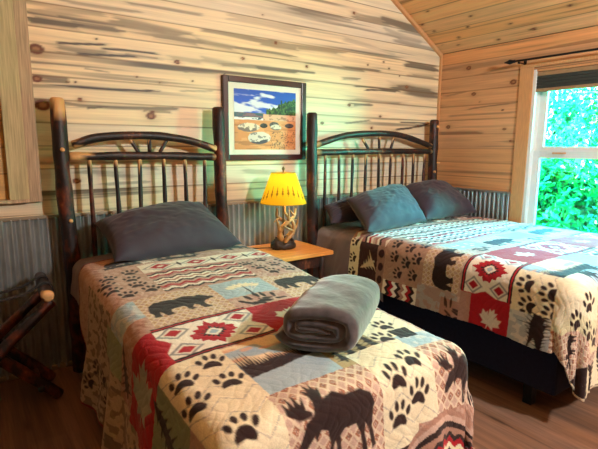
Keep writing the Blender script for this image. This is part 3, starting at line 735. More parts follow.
# ------------------------------------------------------------------ twin quilt
d = .004
U, V = np.meshgrid(np.arange(-.08, 1.92, d), np.arange(.36, 2.66, d))
cv = Canvas(U, V, TAN)
weave(cv, -.1, 2, .3, 2.7, TAN, TAN2, .012, .5)
weave(cv, -.1, .50, .7, 2.7, lin(178, 160, 138), BROWN, .016, .6)
for i in range(5): paw(cv, .04+.09*(i % 2), .86+i*.055, .06, .2)
# head strips
cv.rect(.40, 1.6, .30, .58, lin(176, 140, 118))
cv.motif(BEAR, .66, .56, .20, BROWN); cv.motif(BEAR, .98, .52, .30, BROWN); cv.motif(BEAR, 1.36, .52, .22, BROWN)
cv.rect(.55, 1.05, .60, .635, BROWN)
cv.motif(pine(5, .5, 3), .78, .62, .10, WHITE, rot=1.57)
diamonds(cv, .70, 1.50, .67, .80, 4)
zigband(cv, .70, 1.18, .81, 1.10, [PINK, BROWN, WHITE, RED, PINK, TAN, BROWN, WHITE, TAN2, WHITE, BROWN, TAN, RED, PINK, WHITE, BROWN, TAN2], .011, .075)
weave(cv, .45, .70, .70, 1.11, TAN, TAN2)
for (x, y) in ((.53, .78), (.64, .75), (.50, .86), (.62, .85), (.51, .95), (.62, .945), (.55, 1.04), (.655, 1.03)): paw(cv, x, y, .066, .25)
weave(cv, 1.18, 1.6, .81, 1.12, TAN, PINK)
for (x, y) in ((1.22, .90), (1.33, .86), (1.25, .99), (1.36, .96), (1.29, 1.06), (1.40, 1.05), (1.45, .90)): paw(cv, x, y, .066, .25)
# bear row
lattice(cv, .545, .895, 1.115, 1.405, .03, TAN, GOLD, TAN2, CREAM)
cv.motif(BEAR, .715, 1.255, .295, BROWN)
cv.rect(.895, 1.17, 1.11, 1.305, BLUE)
for i in range(7):
    a = -.9+i*.3
    cv.poly([(1.03, 1.285), (1.03+.12*math.sin(a), 1.285-.13*math.cos(a*.7)), (1.036+.12*math.sin(a), 1.29-.13*math.cos(a*.7))], WHITE)
    cv.ell(1.03+.085*math.sin(a), 1.28-.095*math.cos(a*.7), .016, .022, a, CREAM)
cv.poly([(1.025, 1.30), (1.028, 1.19), (1.033, 1.19), (1.036, 1.30)], BROWN)
weave(cv, .895, 1.17, 1.305, 1.50, TAN, PINK)
for i in range(12):
    a = (i*2.4) % 6.28; r = .03+.055*((i*.37) % 1)
    cv.ell(1.02+r*1.3*math.cos(a), 1.375+r*.7*math.sin(a), .03, .011, a*.3, BROWN)
cv.poly([(1.015, 1.47), (1.02, 1.36), (1.027, 1.36), (1.03, 1.47)], BROWN)
lattice(cv, 1.17, 1.56, 1.12, 1.42, .03, TAN, GOLD, TAN2, CREAM)
cv.motif(BEAR, 1.345, 1.24, .30, BROWN)
weave(cv, 1.40, 1.56, 1.42, 1.52, BLUE, WHITE)
# left of the bear: blue, sage, weave with dark pines
weave(cv, .40, .545, 1.12, 1.30, BLUE, WHITE, .02, .4)
cv.rect(.26, .40, 1.06, 1.36, SAGE)
weave(cv, .10, .535, 1.30, 1.43, TAN2, TAN)
cv.motif(pine(7, .35, 5), .33, 1.34, .22, BROWN, rot=1.2)
weave(cv, .02, .20, 1.10, 1.5, lin(190, 170, 140), BROWN, .02, .5)
# star row
cv.rect(.17, 1.60, 1.425, 1.68, RED)
starblock(cv, .522, .918, 1.410, 1.680)
cv.motif(LEAF, 1.06, 1.575, .15, WHITE, rot=.4)
cv.motif(LEAF, .335, 1.545, .22, lin(165, 170, 150), rot=1.4, sy=1.1)
starblock(cv, 1.25, 1.60, 1.43, 1.69)
# paw and landscape row
pawblock(cv, .44, .675, 1.68, 2.25, [], .075)
for (x, y, r) in ((.615, 1.745, .25), (.50, 1.79, .35), (.615, 1.88, .2), (.485, 1.915, .25), (.545, 2.09, .15)): paw(cv, x, y, .078, r)
landscape(cv, .675, .955, 1.685, 2.02, 3)
cv.rect(.10, .44, 1.68, 2.05, SAGE); cv.motif(pine(8, .42, 9), .30, 1.80, .34, BROWN, rot=.5)
cv.rect(.30, .44, 1.95, 2.1, TAN)
cv.rect(.955, 1.19, 1.69, 2.02, lin(170, 150, 106))
w = cv.win(.955, 1.19, 1.69, 2.02)
for i in range(4): cv.motif(pine(6, .35, 20+i), 1.0+i*.055, 1.93-.01*i, .12+.03*(i % 2), BROWN)
lattice(cv, .66, 1.02, 2.02, 2.42, .037, TAN, lin(150, 96, 70), lin(90, 52, 40), CREAM)
moose(cv, .825, 2.165, .31)
pawblock(cv, 1.02, 1.275, 1.95, 2.40, [], .1)
pawblock(cv, 1.19, 1.44, 1.69, 1.93, [(.35, .25, .2), (.55, .60, .2), (.2, .95, .1)], .075)
for (x, y, r) in ((1.205, 2.075, .25), (1.10, 2.12, .1), (1.185, 2.195, .2), (1.09, 2.245, .05)): paw(cv, x, y, .078, r)
weave(cv, 1.275, 1.60, 1.93, 2.03, BLUE, WHITE, .02, .4)
cv.rect(1.30, 1.40, 1.88, 1.95, BROWN)
lattice(cv, 1.275, 1.95, 2.03, 2.36, .043, TAN, lin(150, 96, 70), lin(90, 52, 40), CREAM)
moose(cv, 1.44, 2.18, .27)
# bottom border
cv.rect(.5, 1.20, 2.355, 2.66, BROWN)
for i in range(4): cv.motif(pine(7, .4, 40+i), .70+i*.15, 2.46, .17, CREAM)
weave(cv, 1.18, 1.95, 2.30, 2.66, TAN2, TAN)
archband(cv, 1.29, 2.29, .18, .24); archband(cv, 1.80, 2.29, .20, .24)
cv.rect(1.52, 1.62, 2.36, 2.5, BROWN); cv.motif(pine(6, .4, 8), 1.57, 2.43, .13, CREAM)
P = with_relief(bed_surface(U, V, TW), quilt_relief(U, V))
uc = (U[:-1, :-1]+d/2); vc = (V[:-1, :-1]+d/2)
head = np.interp(uc, [-.08, .30, .50, 1.5, 1.9], [.79, .52, .41, .42, .55])+.004*np.sin(uc*60)
mask = (vc > head) & (((np.maximum(.45-uc, 0)/.56)**4+(np.maximum(vc-2.06, 0)/.62)**4) < 1)
hem = np.interp(U, [-.08, .30, .50, 1.5, 1.9], [.79, .52, .41, .42, .55])
m = ((V < hem+.012) | (U < -.068) | (U > 1.905))[..., None]
cv.c = np.where(m, np.array(lin(120, 20, 30)), cv.c)
tq = grid('patchwork_quilt', P, M['quilt'], cv.c, mask)
tag(tq, 'lodge patchwork quilt with moose and paws on the narrow bed', 'quilt', 'lodge quilts')
sm = tq.modifiers.new('thickness', 'SOLIDIFY'); sm.thickness = .008; sm.offset = -1

# ------------------------------------------------------------------ queen quilt
U, V = np.meshgrid(np.arange(1.94, 3.96, d), np.arange(.46, 2.74, d))
cv = Canvas(U, V, TAN)
weave(cv, 1.9, 4, .4, 2.8, TAN, TAN2, .012, .5)
# side strip at the head: cream paws, dark pine, flower
cv.rect(1.9, 2.30, .55, .68, CREAM)
for (x, y) in ((2.26, .625), (2.14, .62), (2.03, .625)): paw(cv, x, y, .062, .3)
cv.rect(1.9, 2.27, .68, .855, lin(62, 36, 36)); cv.motif(pine(5, .5, 3), 2.12, .765, .15, lin(214, 196, 160), rot=-.5)
weave(cv, 1.9, 2.28, .855, .935, lin(150, 116, 100), TAN2)
for i in range(4):
    cv.ell(2.22-.09*i, .895, .03, .026, .5, lin(60, 30, 34)); 
# head rows on top
zigband(cv, 2.28, 3.9, .46, .66, [PINK, WHITE, BROWN, TAN2, WHITE, PINK], .014, .09)
for i in range(4): cv.rect(2.7+i*.3, 2.88+i*.3, .56, .63, BROWN)
zigband(cv, 2.27, 3.9, .68, .92, [PINK, BROWN, WHITE, RED, WHITE, TAN, PINK, WHITE, BROWN, PINK, TAN2, WHITE], .010, .07)
zigband(cv, 2.40, 3.2, .94, 1.24, [BROWN, WHITE, PINK, RED, WHITE, BROWN, WHITE, PINK, TAN, BROWN, WHITE, RED, PINK, TAN], .010, .07)
diamonds(cv, 3.2, 3.9, .95, 1.08, 4)
weave(cv, 3.2, 3.9, 1.09, 1.24, TAN, TAN2)
for i in range(8): paw(cv, 3.25+.08*i, 1.16+.03*(i % 2), .07, .2)
weave(cv, 2.06, 2.40, .94, 1.25, lin(172, 138, 116), TAN2)
for (x, y) in ((2.31, 1.00), (2.22, 1.02), (2.30, 1.12), (2.20, 1.12), (2.12, 1.06), (2.13, 1.18), (2.24, 1.20), (2.35, 1.2)): paw(cv, x, y, .062, .3)
zigband(cv, 1.9, 2.06, .94, 1.22, [WHITE, BROWN, RED, WHITE, BROWN, TAN2, WHITE, RED, BROWN, WHITE], .012, .05)
# bear row
lattice(cv, 2.10, 2.41, 1.25, 1.52, .03, TAN, GOLD, TAN2, CREAM)
cv.motif(BEAR, 2.25, 1.395, .31, BROWN)
weave(cv, 1.9, 2.10, 1.22, 1.52, lin(166, 162, 158), TAN2, .02, .6); weave(cv, 1.9, 2.06, 1.40, 1.62, TAN2, PINK)
for i in range(9): cv.ell(1.99+.05*math.cos(i*2.2), 1.48+.05*math.sin(i*1.7), .03, .008, i, lin(70, 44, 40))
cv.rect(2.41, 2.70, 1.25, 1.41, BLUE)
for i in range(6): cv.ell(2.55+.09*math.sin(i-2.5), 1.33+.03*math.cos(i*2), .02, .012, i, WHITE)
weave(cv, 2.41, 2.70, 1.41, 1.53, TAN, PINK)
for i in range(8): cv.ell(2.55+.06*math.cos(i*2.2), 1.46+.03*math.sin(i*1.7), .03, .01, i*.4, BROWN)
lattice(cv, 2.70, 3.02, 1.25, 1.53, .03, TAN, GOLD, TAN2, CREAM); cv.motif(BEAR, 2.86, 1.40, .30, BROWN)
cv.rect(3.02, 3.32, 1.25, 1.41, BLUE); weave(cv, 3.02, 3.32, 1.41, 1.53, TAN, TAN2)
for i in range(8): cv.ell(3.17+.06*math.cos(i*2.2), 1.46+.03*math.sin(i*1.7), .03, .01, i*.4, BROWN)
lattice(cv, 3.32, 3.66, 1.22, 1.50, .03, TAN, GOLD, TAN2, CREAM); cv.motif(BEAR, 3.50, 1.35, .30, BROWN)
cv.rect(3.66, 3.95, 1.25, 1.41, BLUE)
# star row
cv.rect(1.9, 3.96, 1.535, 1.83, RED); cv.rect(1.9, 2.13, 1.535, 1.60, TAN2)
starblock(cv, 2.135, 2.43, 1.53, 1.835)
starblock(cv, 2.80, 3.15, 1.53, 1.835); starblock(cv, 3.50, 3.85, 1.53, 1.835)
for (x, y, r) in ((2.015, 1.725, 1.9), (2.62, 1.69, .2), (3.33, 1.69, .2)): cv.motif(LEAF, x, y, .13, lin(214, 206, 192), rot=r)
# paws and landscape row
pawblock(cv, 2.11, 2.33, 1.835, 2.16, [(.64, .20, .2), (.18, .28, .35), (.57, .57, .15), (.14, .65, .3)], .076)
landscape(cv, 2.33, 2.68, 1.835, 2.16, 5)
cv.motif(pine(7, .45, 3), 2.46, 2.06, .22, BROWN, rot=-1.2); cv.motif(pine(7, .45, 4), 2.58, 2.02, .2, BROWN, rot=-1.2)
cv.rect(2.68, 2.95, 1.835, 2.16, BLUE)
pawblock(cv, 2.95, 3.25, 1.835, 2.16, [(.2, .2, .2), (.62, .15, .1), (.3, .6, .2), (.75, .6, .1)], .105)
landscape(cv, 3.25, 3.6, 1.835, 2.16, 2); pawblock(cv, 3.6, 3.96, 1.835, 2.16, [(.2, .3, .2), (.6, .6, .1)], .105)
weave(cv, 1.9, 2.11, 1.83, 2.06, lin(170, 176, 178), WHITE, .02, .5)
cv.motif(pine(9, .55, 7, .02), 2.03, 1.97, .17, BROWN, rot=-1.3, sy=1.1); cv.motif(pine(9, .6, 17, .02), 2.00, 2.0, .16, BROWN, rot=-1.7)
# foot and corner
lattice(cv, 1.9, 2.46, 2.05, 2.60, .037, TAN, lin(150, 96, 70), lin(90, 52, 40), CREAM)
cv.poly([(2.065, 2.05), (2.065, 2.16), (2.375, 2.475), (2.46, 2.475), (2.46, 2.05)], lin(214, 208, 168))
cv.poly([(2.10, 2.05), (2.10, 2.12), (2.34, 2.30), (2.46, 2.32), (2.46, 2.05)], CREAM)
for (x, y, r) in ((2.20, 2.235, .3), (2.34, 2.22, .15), (2.30, 2.35, .1), (2.42, 2.41, .1)): paw(cv, x, y, .085, r)
moose(cv, 2.055, 2.29, .17, rot=-.7)
lattice(cv, 2.44, 2.85, 2.16, 2.46, .043, TAN, lin(150, 96, 70), lin(90, 52, 40), CREAM); moose(cv, 2.64, 2.30, .36)
pawblock(cv, 2.85, 3.15, 2.16, 2.46, [(.3, .25, .2), (.7, .35, .1), (.4, .75, 0)], .105)
lattice(cv, 3.15, 3.6, 2.16, 2.46, .043, TAN, lin(150, 96, 70), lin(90, 52, 40), CREAM); moose(cv, 3.37, 2.30, .36)
cv.poly([(1.9, 2.40), (1.985, 2.43), (2.375, 2.53), (2.5, 2.53), (2.5, 2.8), (1.9, 2.8)], BROWN)
cv.rect(2.46, 3.96, 2.46, 2.8, BROWN)
for i in range(8): cv.motif(pine(7, .4, 60+i), 2.27+i*.18, 2.575, .20, CREAM)
P = with_relief(bed_surface(U, V, QN), quilt_relief(U, V))
uc = (U[:-1, :-1]+d/2); vc = (V[:-1, :-1]+d/2)
mask = (vc > np.interp(uc, [1.9, 2.3, 2.5, 4], [.585, .575, .50, .48])) & (((np.maximum(2.37-uc, 0)/.43)**3.2+(np.maximum(vc-2.06, 0)/.61)**3.2) < 1)
mask &= (uc > 1.955+.006*np.sin(vc*9))
e = (np.maximum(2.37-U, 0)/.43)**3.2+(np.maximum(V-2.06, 0)/.61)**3.2
cv.c = np.where(((e > .94) & (V > 2.1))[..., None], np.array(lin(196, 180, 150)), cv.c)
qq = grid('patchwork_quilt', P, M['quilt'], cv.c, mask)
tag(qq, 'lodge patchwork quilt with bears and red stars on the wide bed', 'quilt', 'lodge quilts')
sm = qq.modifiers.new('thickness', 'SOLIDIFY'); sm.thickness = .008; sm.offset = -1

# ------------------------------------------------------------------ pillows
def make_pillow(label, corners, h, seed, group, sag=.02):
    """corners TL,TR,BR,BL of the seam; puffed on both sides"""
    TL, TR, BR, BL = [np.array(c, float) for c in corners]
    n = 72
    s = np.linspace(-1, 1, n); S, T = np.meshgrid(s, s)
    a = (S+1)/2; b = (T+1)/2
    pin = 1-.06*(1-np.abs(T)**2)*np.abs(S)**4   # seam pulled in between the corners
    pin2 = 1-.07*(1-np.abs(S)**2)*np.abs(T)**4
    a = .5+(a-.5)*pin; b = .5+(b-.5)*pin2
    base = (TL*(1-a[..., None])+TR*a[..., None])*(1-b[..., None])+(BL*(1-a[..., None])+BR*a[..., None])*b[..., None]
    N = np.cross(TR-TL, BL-TL); N = N/np.linalg.norm(N)
    if N[1] > 0: N = -N
    th = h*np.clip((1-np.abs(S)**2.6), 0, 1)**.55*np.clip((1-np.abs(T)**2.6), 0, 1)**.55
    wr = (fbm(S*2.2+T*1.1+seed, T*2.2-S+seed, seed)-.5)
    fold = np.abs(fbm(S*3+T*2, T*3-S*2+seed, seed+2)-.5)
    edge = np.clip(np.maximum(np.abs(S), np.abs(T))**3, 0, 1)
    front = base+N*(th*(1+.14*wr)-th.max()*.0+(.008*wr-.028*fold*(th > .01))*np.clip(th/h, 0, 1)*1.0)[..., None]
    back = base-N*(th*.75)[..., None]
    hem = N*(.006*np.sin(S*14+seed)*edge)[..., None]
    front = front+hem; back = back+hem
    P = np.concatenate([front, back[::-1]], 0)
    o = grid('pillow', P, M['pillow'])
    tag(o, label, 'pillow', group)
    bm = bmesh.new(); bm.from_mesh(o.data); bmesh.ops.remove_doubles(bm, verts=bm.verts, dist=.0015)
    bmesh.ops.recalc_face_normals(bm, faces=bm.faces); bm.to_mesh(o.data); bm.free()
    o.data.polygons.foreach_set('use_smooth', [True]*len(o.data.polygons))
    return o
make_pillow('charcoal pillow alone on the narrow bed', [(.60, -.20, .915), (1.27, -.19, .995), (1.40, -.53, .755), (.60, -.62, .77)], .125, 1, None)
make_pillow('charcoal pillow on the wide bed half hidden behind the front pillow, nearest the lamp', [(2.31, -.20, .90), (2.85, -.19, .97), (2.95, -.34, .81), (2.25, -.36, .785)], .085, 2, 'pillows on the wide bed')
make_pillow('charcoal pillow leaning in front of another, left of the window-side pillow', [(2.38, -.38, .965), (3.10, -.29, 1.045), (3.01, -.66, .785), (2.27, -.74, .775)], .125, 3, 'pillows on the wide bed')
make_pillow('charcoal pillow at the right end of the wide bed, nearest the window', [(3.19, -.20, 1.015), (3.74, -.19, 1.035), (3.81, -.58, .785), (3.04, -.62, .785)], .125, 4, 'pillows on the wide bed')

# ------------------------------------------------------------------ rolled plush blanket on the narrow bed
def make_roll():
    r = np.array([.56, -.83]); r /= np.linalg.norm(r); dp = np.array([.83, .56]); dp /= np.linalg.norm(dp)
    o = np.array([.918, -1.912])                      # centre of the near end
    n = 190; th = np.linspace(0, 2*math.pi*2.35, n); t = th/th[-1]
    W, H = .158, .092; T0 = .044
    sc = 1-t*.80
    ang = th+math.radians(200)
    se = lambda c, e: np.sign(c)*np.abs(c)**e
    a = W*(1-t*.62)*se(np.cos(ang), .7); z = H*sc*se(np.sin(ang), .7)
    cen = np.stack([a, z], 1)
    tan = np.gradient(cen, axis=0); tan /= np.linalg.norm(tan, axis=1, keepdims=True)
    nor = np.stack([tan[:, 1], -tan[:, 0]], 1)
    prof = np.concatenate([cen, (cen-nor*-T0)[::-1]*1.0], 0)
    # thick ribbon: outer skin on the curve, inner skin offset towards the centre
    inner = cen*(1-.0)+0
    inner = cen-nor*T0*np.clip((1-t)*14, .25, 1)[:, None]
    prof = np.concatenate([cen, inner[::-1]], 0)
    mid = np.concatenate([(cen+inner)/2, ((cen+inner)/2)[::-1]], 0)
    m = 36; L = .41; out = []
    for i in range(m):
        s = i/(m-1); e = min(s, 1-s)*L
        f = math.sqrt(max(0, 1-(1-min(e/.028, 1))**2)); f = .12+.88*f
        q = mid+(prof-mid)*f
        bulge = 1+.05*math.sin(math.pi*s)
        hang = 1.0-.06*s
        x = q[:, 0]*bulge; zz = q[:, 1]*bulge*hang
        wob = (fbm(x*9+s*4, zz*12+s*5, 3)-.5)*.014
        dd = s*L+.012*np.sin(x*16)+wob
        pos = np.stack([o[0]+r[0]*x+dp[0]*dd, o[1]+r[1]*x+dp[1]*dd, .655+.022*s+H+.012+zz+wob], 1)
        out.append(pos)
    P = np.stack(out, 0)
    return grid('rolled_blanket', P, M['plush'], closed_u=True)
rb = make_roll(); tag(rb, 'rolled charcoal plush blanket lying on the narrow bed quilt', 'blanket')
bm = bmesh.new(); bm.from_mesh(rb.data)
for e in (list(bm.edges)):
    pass
bmesh.ops.holes_fill(bm, edges=[e for e in bm.edges if e.is_boundary], sides=0)
bmesh.ops.recalc_face_normals(bm, faces=bm.faces); bm.to_mesh(rb.data); bm.free()
rb.data.polygons.foreach_set('use_smooth', [True]*len(rb.data.polygons))

# ------------------------------------------------------------------ nightstand and lamp
ns = thing('nightstand', 'honey oak nightstand between the two log beds', 'nightstand', (1.88, -.3, 0))
bm = bmesh.new(); box(bm, (1.60, -.525, .592), (2.15, -.045, .622), .006); at(obj('top', bm, M['honey'], ns, smooth=False), ns)
bm = bmesh.new(); box(bm, (1.66, -.47, .50), (2.09, -.10, .592), .004); at(obj('apron', bm, M['bark_dark'], ns, smooth=False), ns)
for x in (1.665, 2.085):
    for y in (-.465, -.105): limb('leg', [(x, y, 0), (x, y, .3), (x, y, .592)], .022, M['bark_dark'], ns, .08, seed=int(x*100+y*10), n=8)
at(boxo('lower_shelf', (1.65, -.46, .17), (2.10, -.11, .19), M['honey'], ns, .003), ns)

LX, LY, LZ = 1.893, -.25, .622
lamp = thing('table_lamp', 'antler table lamp with glowing yellow shade on the nightstand', 'lamp', (LX, LY, LZ))
bm = bmesh.new()
bmesh.ops.create_icosphere(bm, subdivisions=4, radius=1)
for v in bm.verts:
    p = v.co; nz = float(fbm(p.x*3+p.z*2+5, p.y*3+p.z+5, 2))
    v.co = Vector((p.x*.092*(.85+.4*nz), p.y*.075*(.85+.4*nz), max(-.001, .020+p.z*.055*(.4+1.3*nz))+.001))
obj('base', bm, M['rockbase'], lamp)
def antler(name, main, tines, r0, seed):
    bm = bmesh.new()
    pp = resample(main, 22); rr = [r0*1.5*(1-.66*i/21) for i in range(22)]
    tube(bm, pp, rr, 10, .05, seed=seed)
    for (k, tip, bend) in tines:
        b = pp[k]; t = Vector(tip)
        mid = b.lerp(t, .5)+Vector(bend)
        q = resample([b, mid, t], 9); tube(bm, q, [rr[k]*.85*(1-.85*i/8) for i in range(9)], 9, .03, seed=seed+k)
    return obj(name, bm, M['antler'], lamp)
antler('antler', [(.02, .0, .02), (-.035, -.02, .08), (-.045, -.03, .14), (.01, -.045, .20), (.075, -.03, .235), (.095, -.02, .29)], [(8, (-.095, -.05, .23), (-.01, -.01, .02)), (13, (.015, -.06, .29), (-.01, -.01, .0)), (17, (.03, -.02, .30), (.0, 0, .0))], .017, 1)
antler('antler', [(-.03, .01, .02), (.03, .0, .07), (.07, -.01, .13), (.03, .02, .19), (-.04, .02, .235), (-.055, .0, .30)], [(7, (.115, -.03, .23), (.02, 0, .0)), (12, (.10, .0, .15), (.01, -.01, -.01)), (16, (-.09, -.01, .20), (-.01, 0, -.01))], .016, 2)
antler('antler', [(.0, -.03, .02), (-.01, -.055, .07), (.045, -.06, .12), (.055, -.05, .19), (.0, -.03, .26), (.01, -.01, .31)], [(9, (-.055, -.06, .19), (-.01, -.01, .0)), (14, (.09, -.05, .21), (.0, 0, .0))], .013, 3)
bm = bmesh.new(); tube(bm, [(0, 0, .03), (0, 0, .42)], .008, 10); tube(bm, [(0, 0, .36), (0, 0, .42)], .016, 12); obj('stem', bm, M['brass'], lamp)
bm = bmesh.new(); bmesh.ops.create_uvsphere(bm, u_segments=16, v_segments=10, radius=.028)
for v in bm.verts: v.co.z = v.co.z*1.25+.455
bl = obj('bulb', bm, M['bulb'], lamp)
bm = bmesh.new()
hp = [(0, .0, .42)]
tube(bm, resample([(-.012, 0, .40), (-.05, 0, .45), (-.045, 0, .52), (0, 0, .553)], 12), .0025, 6); tube(bm, resample([(.012, 0, .40), (.05, 0, .45), (.045, 0, .52), (0, 0, .553)], 12), .0025, 6)
for k in range(3):
    a = k*2.094; tube(bm, [(0, 0, .553), (.104*math.cos(a), .104*math.sin(a), .553)], .002, 6)
obj('harp', bm, M['brass'], lamp)
bm = bmesh.new(); tube(bm, [(0, 0, .553), (0, 0, .572), (0, 0, .584), (0, 0, .597)], [.005, .006, .012, .006], 10); obj('finial', bm, M['brass'], lamp)
na, nh = 320, 70
A, Hh = np.meshgrid(np.linspace(0, 2*math.pi, na+1)[:-1], np.linspace(0, 1, nh))
zt, zb, rt, rbm = .556, .334, .088, .170
Rr = rbm+(rt-rbm)*Hh
cvs = Canvas(A, 1-Hh, (1.0, .58, .04)); 
cs = np.ones(A.shape+(3,))*np.array((.98, .60, .03))
for i in range(22):
    ang = i*2*math.pi/22+.1; sz = .28+.10*(.5+.5*math.sin(i*1.7)); hb = .18+.10*math.sin(i*.55)
    dA = (A-ang+math.pi) % (2*math.pi)-math.pi; y = (Hh-hb)/sz
    wd = .075*(1-y)*(.55+.45*((y*4) % 1 < .55))*(y > .15)+.012
    mm = (y > 0) & (y < 1) & (np.abs(dA) < wd)
    cs[mm] = np.array(lin(150, 118, 40))
cs[(Hh < .02) | (Hh > .98)] = np.array(lin(200, 150, 40))
P = np.stack([Rr*np.cos(A), Rr*np.sin(A), zb+(zt-zb)*Hh], -1)
grid('lamp_shade', P, M['shade'], cs, parent=lamp, closed_u=True)
bm = bmesh.new(); tube(bm, resample([(-.09, .02, .008), (-.16, .05, .008), (-.22, .10, .006), (-.25, .16, .006)], 14), .003, 6); obj('cord', bm, M['black'], lamp)

# ------------------------------------------------------------------ framed beach photograph
pf = thing('framed_picture', 'beach photograph in a dark mahogany frame above the nightstand', 'picture', (1.9, 0, 1.56))
PX0, PX1, PZ0, PZ1 = 1.535, 2.255, 1.262, 1.855
bm = bmesh.new(); fw_ = .042
for a, b in (((PX0, -.03, PZ0), (PX0+fw_, -.002, PZ1)), ((PX1-fw_, -.03, PZ0), (PX1, -.002, PZ1)), ((PX0+fw_, -.03, PZ0), (PX1-fw_, -.002, PZ0+fw_)), ((PX0+fw_, -.03, PZ1-fw_), (PX1-fw_, -.002, PZ1))): box(bm, a, b, .005)
at(obj('frame', bm, M['mahogany'], pf, smooth=False), pf)
at(boxo('mat_board', (PX0+fw_-.002, -.014, PZ0+fw_-.002), (PX1-fw_+.002, -.006, PZ1-fw_+.002), M['mat_board'], pf), pf)
ix0, ix1, iz0, iz1 = PX0+.090, PX1-.092, PZ0+.078, PZ1-.084
nx, nz_ = 270, 210
s = np.linspace(0, 1, nx); t = np.linspace(0, 1, nz_); S, T = np.meshgrid(s, t)   # T up
col = np.ones(S.shape+(3,))*np.array(lin(214, 146, 92))
sky = np.array(lin(16, 84, 196))*(1.25-.9*(T[..., None]-.6))
cl = sstep(.50, .70, fbm(S*4+T*3+3, T*12, 3, 4)+.16*sstep(.90, .64, T)*(1-.2*S)-.10*sstep(.85, 1, T))
sky = sky*(1-cl[..., None])+np.array(lin(225, 236, 246))*cl[..., None]
col = np.where((T > .60)[..., None], sky, col)
def lay(m, c): 
    global col
    m = np.clip(m, 0, 1)[..., None]; col = col*(1-m)+np.array(c)*m
sea = (T <= .62)*(T > .50)*(S < .47)
lay(sea*1.0, lin(58, 96, 110)); lay(sea*(fbm(S*10, T*50, 3) > .55)*.8, lin(140, 100, 110)); lay(sea*(T < .545)*(fbm(S*12, T*30, 5) > .42), lin(236, 238, 240))
far = (T <= .61)*(T > .50)*(S >= .45); lay(far*1.0, lin(222, 180, 146)); lay(far*(fbm(S*20, T*40, 4) > .6)*.7, lin(150, 100, 80))
tl = .635+.20*sstep(.48, 1, S)+.05*vnoise(S*34, S*0, 3)+.03*vnoise(S*80, S*0, 4)
tr_ = (S > .5)*(T > .605)*(T < tl); lay(tr_*1.0, lin(34, 74, 30)); lay(tr_*(fbm(S*40, T*40, 2) > .55), lin(76, 112, 46)); lay(tr_*(fbm(S*30, T*30, 6) > .62), lin(16, 38, 20))
lay((np.abs(S-.755) < .012)*(T > .7)*(T < .86), lin(30, 62, 34))
lay((T < .50)*(fbm(S*8, T*16, 4) > .56)*.45, lin(236, 178, 122)); lay((T < .52)*(fbm(S*3, T*26, 6) > .62)*.5, lin(150, 96, 66))
def rock(cx, cy, a, b, c, dk):
    q = ((S-cx)/a)**2+((T-cy)/b)**2+.35*(fbm(S*16, T*16, 3)-.5)
    lay(q < 1, c); lay((q < 1)*((T-cy)/b+.6*(fbm(S*18, T*18, 5)-.5)*2 < -.35), dk); lay((q < 1)*(fbm(S*26, T*20, 2) > .62)*.7, dk)
rock(.22, .375, .17, .075, lin(226, 214, 190), lin(120, 110, 104)); rock(.46, .41, .06, .04, lin(60, 58, 60), lin(28, 26, 28)); rock(.63, .43, .08, .05, lin(90, 84, 86), lin(36, 32, 34))
rock(.66, .385, .09, .05, lin(214, 204, 186), lin(120, 106, 96)); rock(.89, .42, .075, .04, lin(84, 74, 74), lin(34, 30, 32)); rock(.39, .20, .185, .105, lin(214, 206, 196), lin(72, 70, 84))
peb = (S > .55)*(T < .32)*(vnoise(S*70, T*60, 7) > .74); lay(peb*.85, lin(104, 70, 54))
P = np.stack([ix0+(ix1-ix0)*S, np.full_like(S, -.0155), iz0+(iz1-iz0)*T], -1)
at(grid('photo_print', P, M['print'], col, parent=pf), pf)

# ------------------------------------------------------------------ folding log luggage rack at the left
rk = thing('luggage_rack', 'folding hickory log luggage rack with black straps beside the narrow bed', 'luggage rack', (.06, -.36, 0))
for i, y in enumerate((-.46, -.22)):
    limb('leg', [(.318, y, .565), (.19, y-.005, .455), (.06, y, .33), (-.18, y, .03)], (.026, .028), M['bark'], rk, .10, 0, 0, 500+i, 20)
    limb('leg', [(-.19, y+.045, .575), (-.05, y+.045, .42), (.08, y+.045, .29), (.325, y+.045, .028)], (.027, .029), M['bark'], rk, .10, 0, 0, 510+i, 20)
limb('top_rail', [(.292, -.545, .622), (.30, -.36, .622), (.312, -.13, .622)], .031, M['bark_dark'], rk, .07, .012, 0, 520, 18)
limb('top_rail', [(-.19, -.545, .622), (-.185, -.36, .622), (-.18, -.13, .622)], .031, M['bark_dark'], rk, .07, .012, 0, 521, 18)
limb('stretcher', [(.24, -.46, .10), (.24, -.18, .10)], .016, M['bark_dark'], rk, .07, seed=522)
for y in (-.42, -.27):
    n = 26; W_ = .018
    path = [Vector((.332, 0, .61)), Vector((.326, 0, .648)), Vector((.297, 0, .660)), Vector((.262, 0, .642)), Vector((.20, 0, .612)), Vector((.06, 0, .596)), Vector((-.08, 0, .605)), Vector((-.15, 0, .642)), Vector((-.185, 0, .660)), Vector((-.222, 0, .63))]
    pr = resample(path, n)
    P = np.array([[[p.x, y-W_, p.z+.001] for p in pr], [[p.x, y+W_, p.z+.001] for p in pr]])
    s_ = grid('strap', P, M['strap'], parent=rk); at(s_, rk)
    md = s_.modifiers.new('t', 'SOLIDIFY'); md.thickness = .004

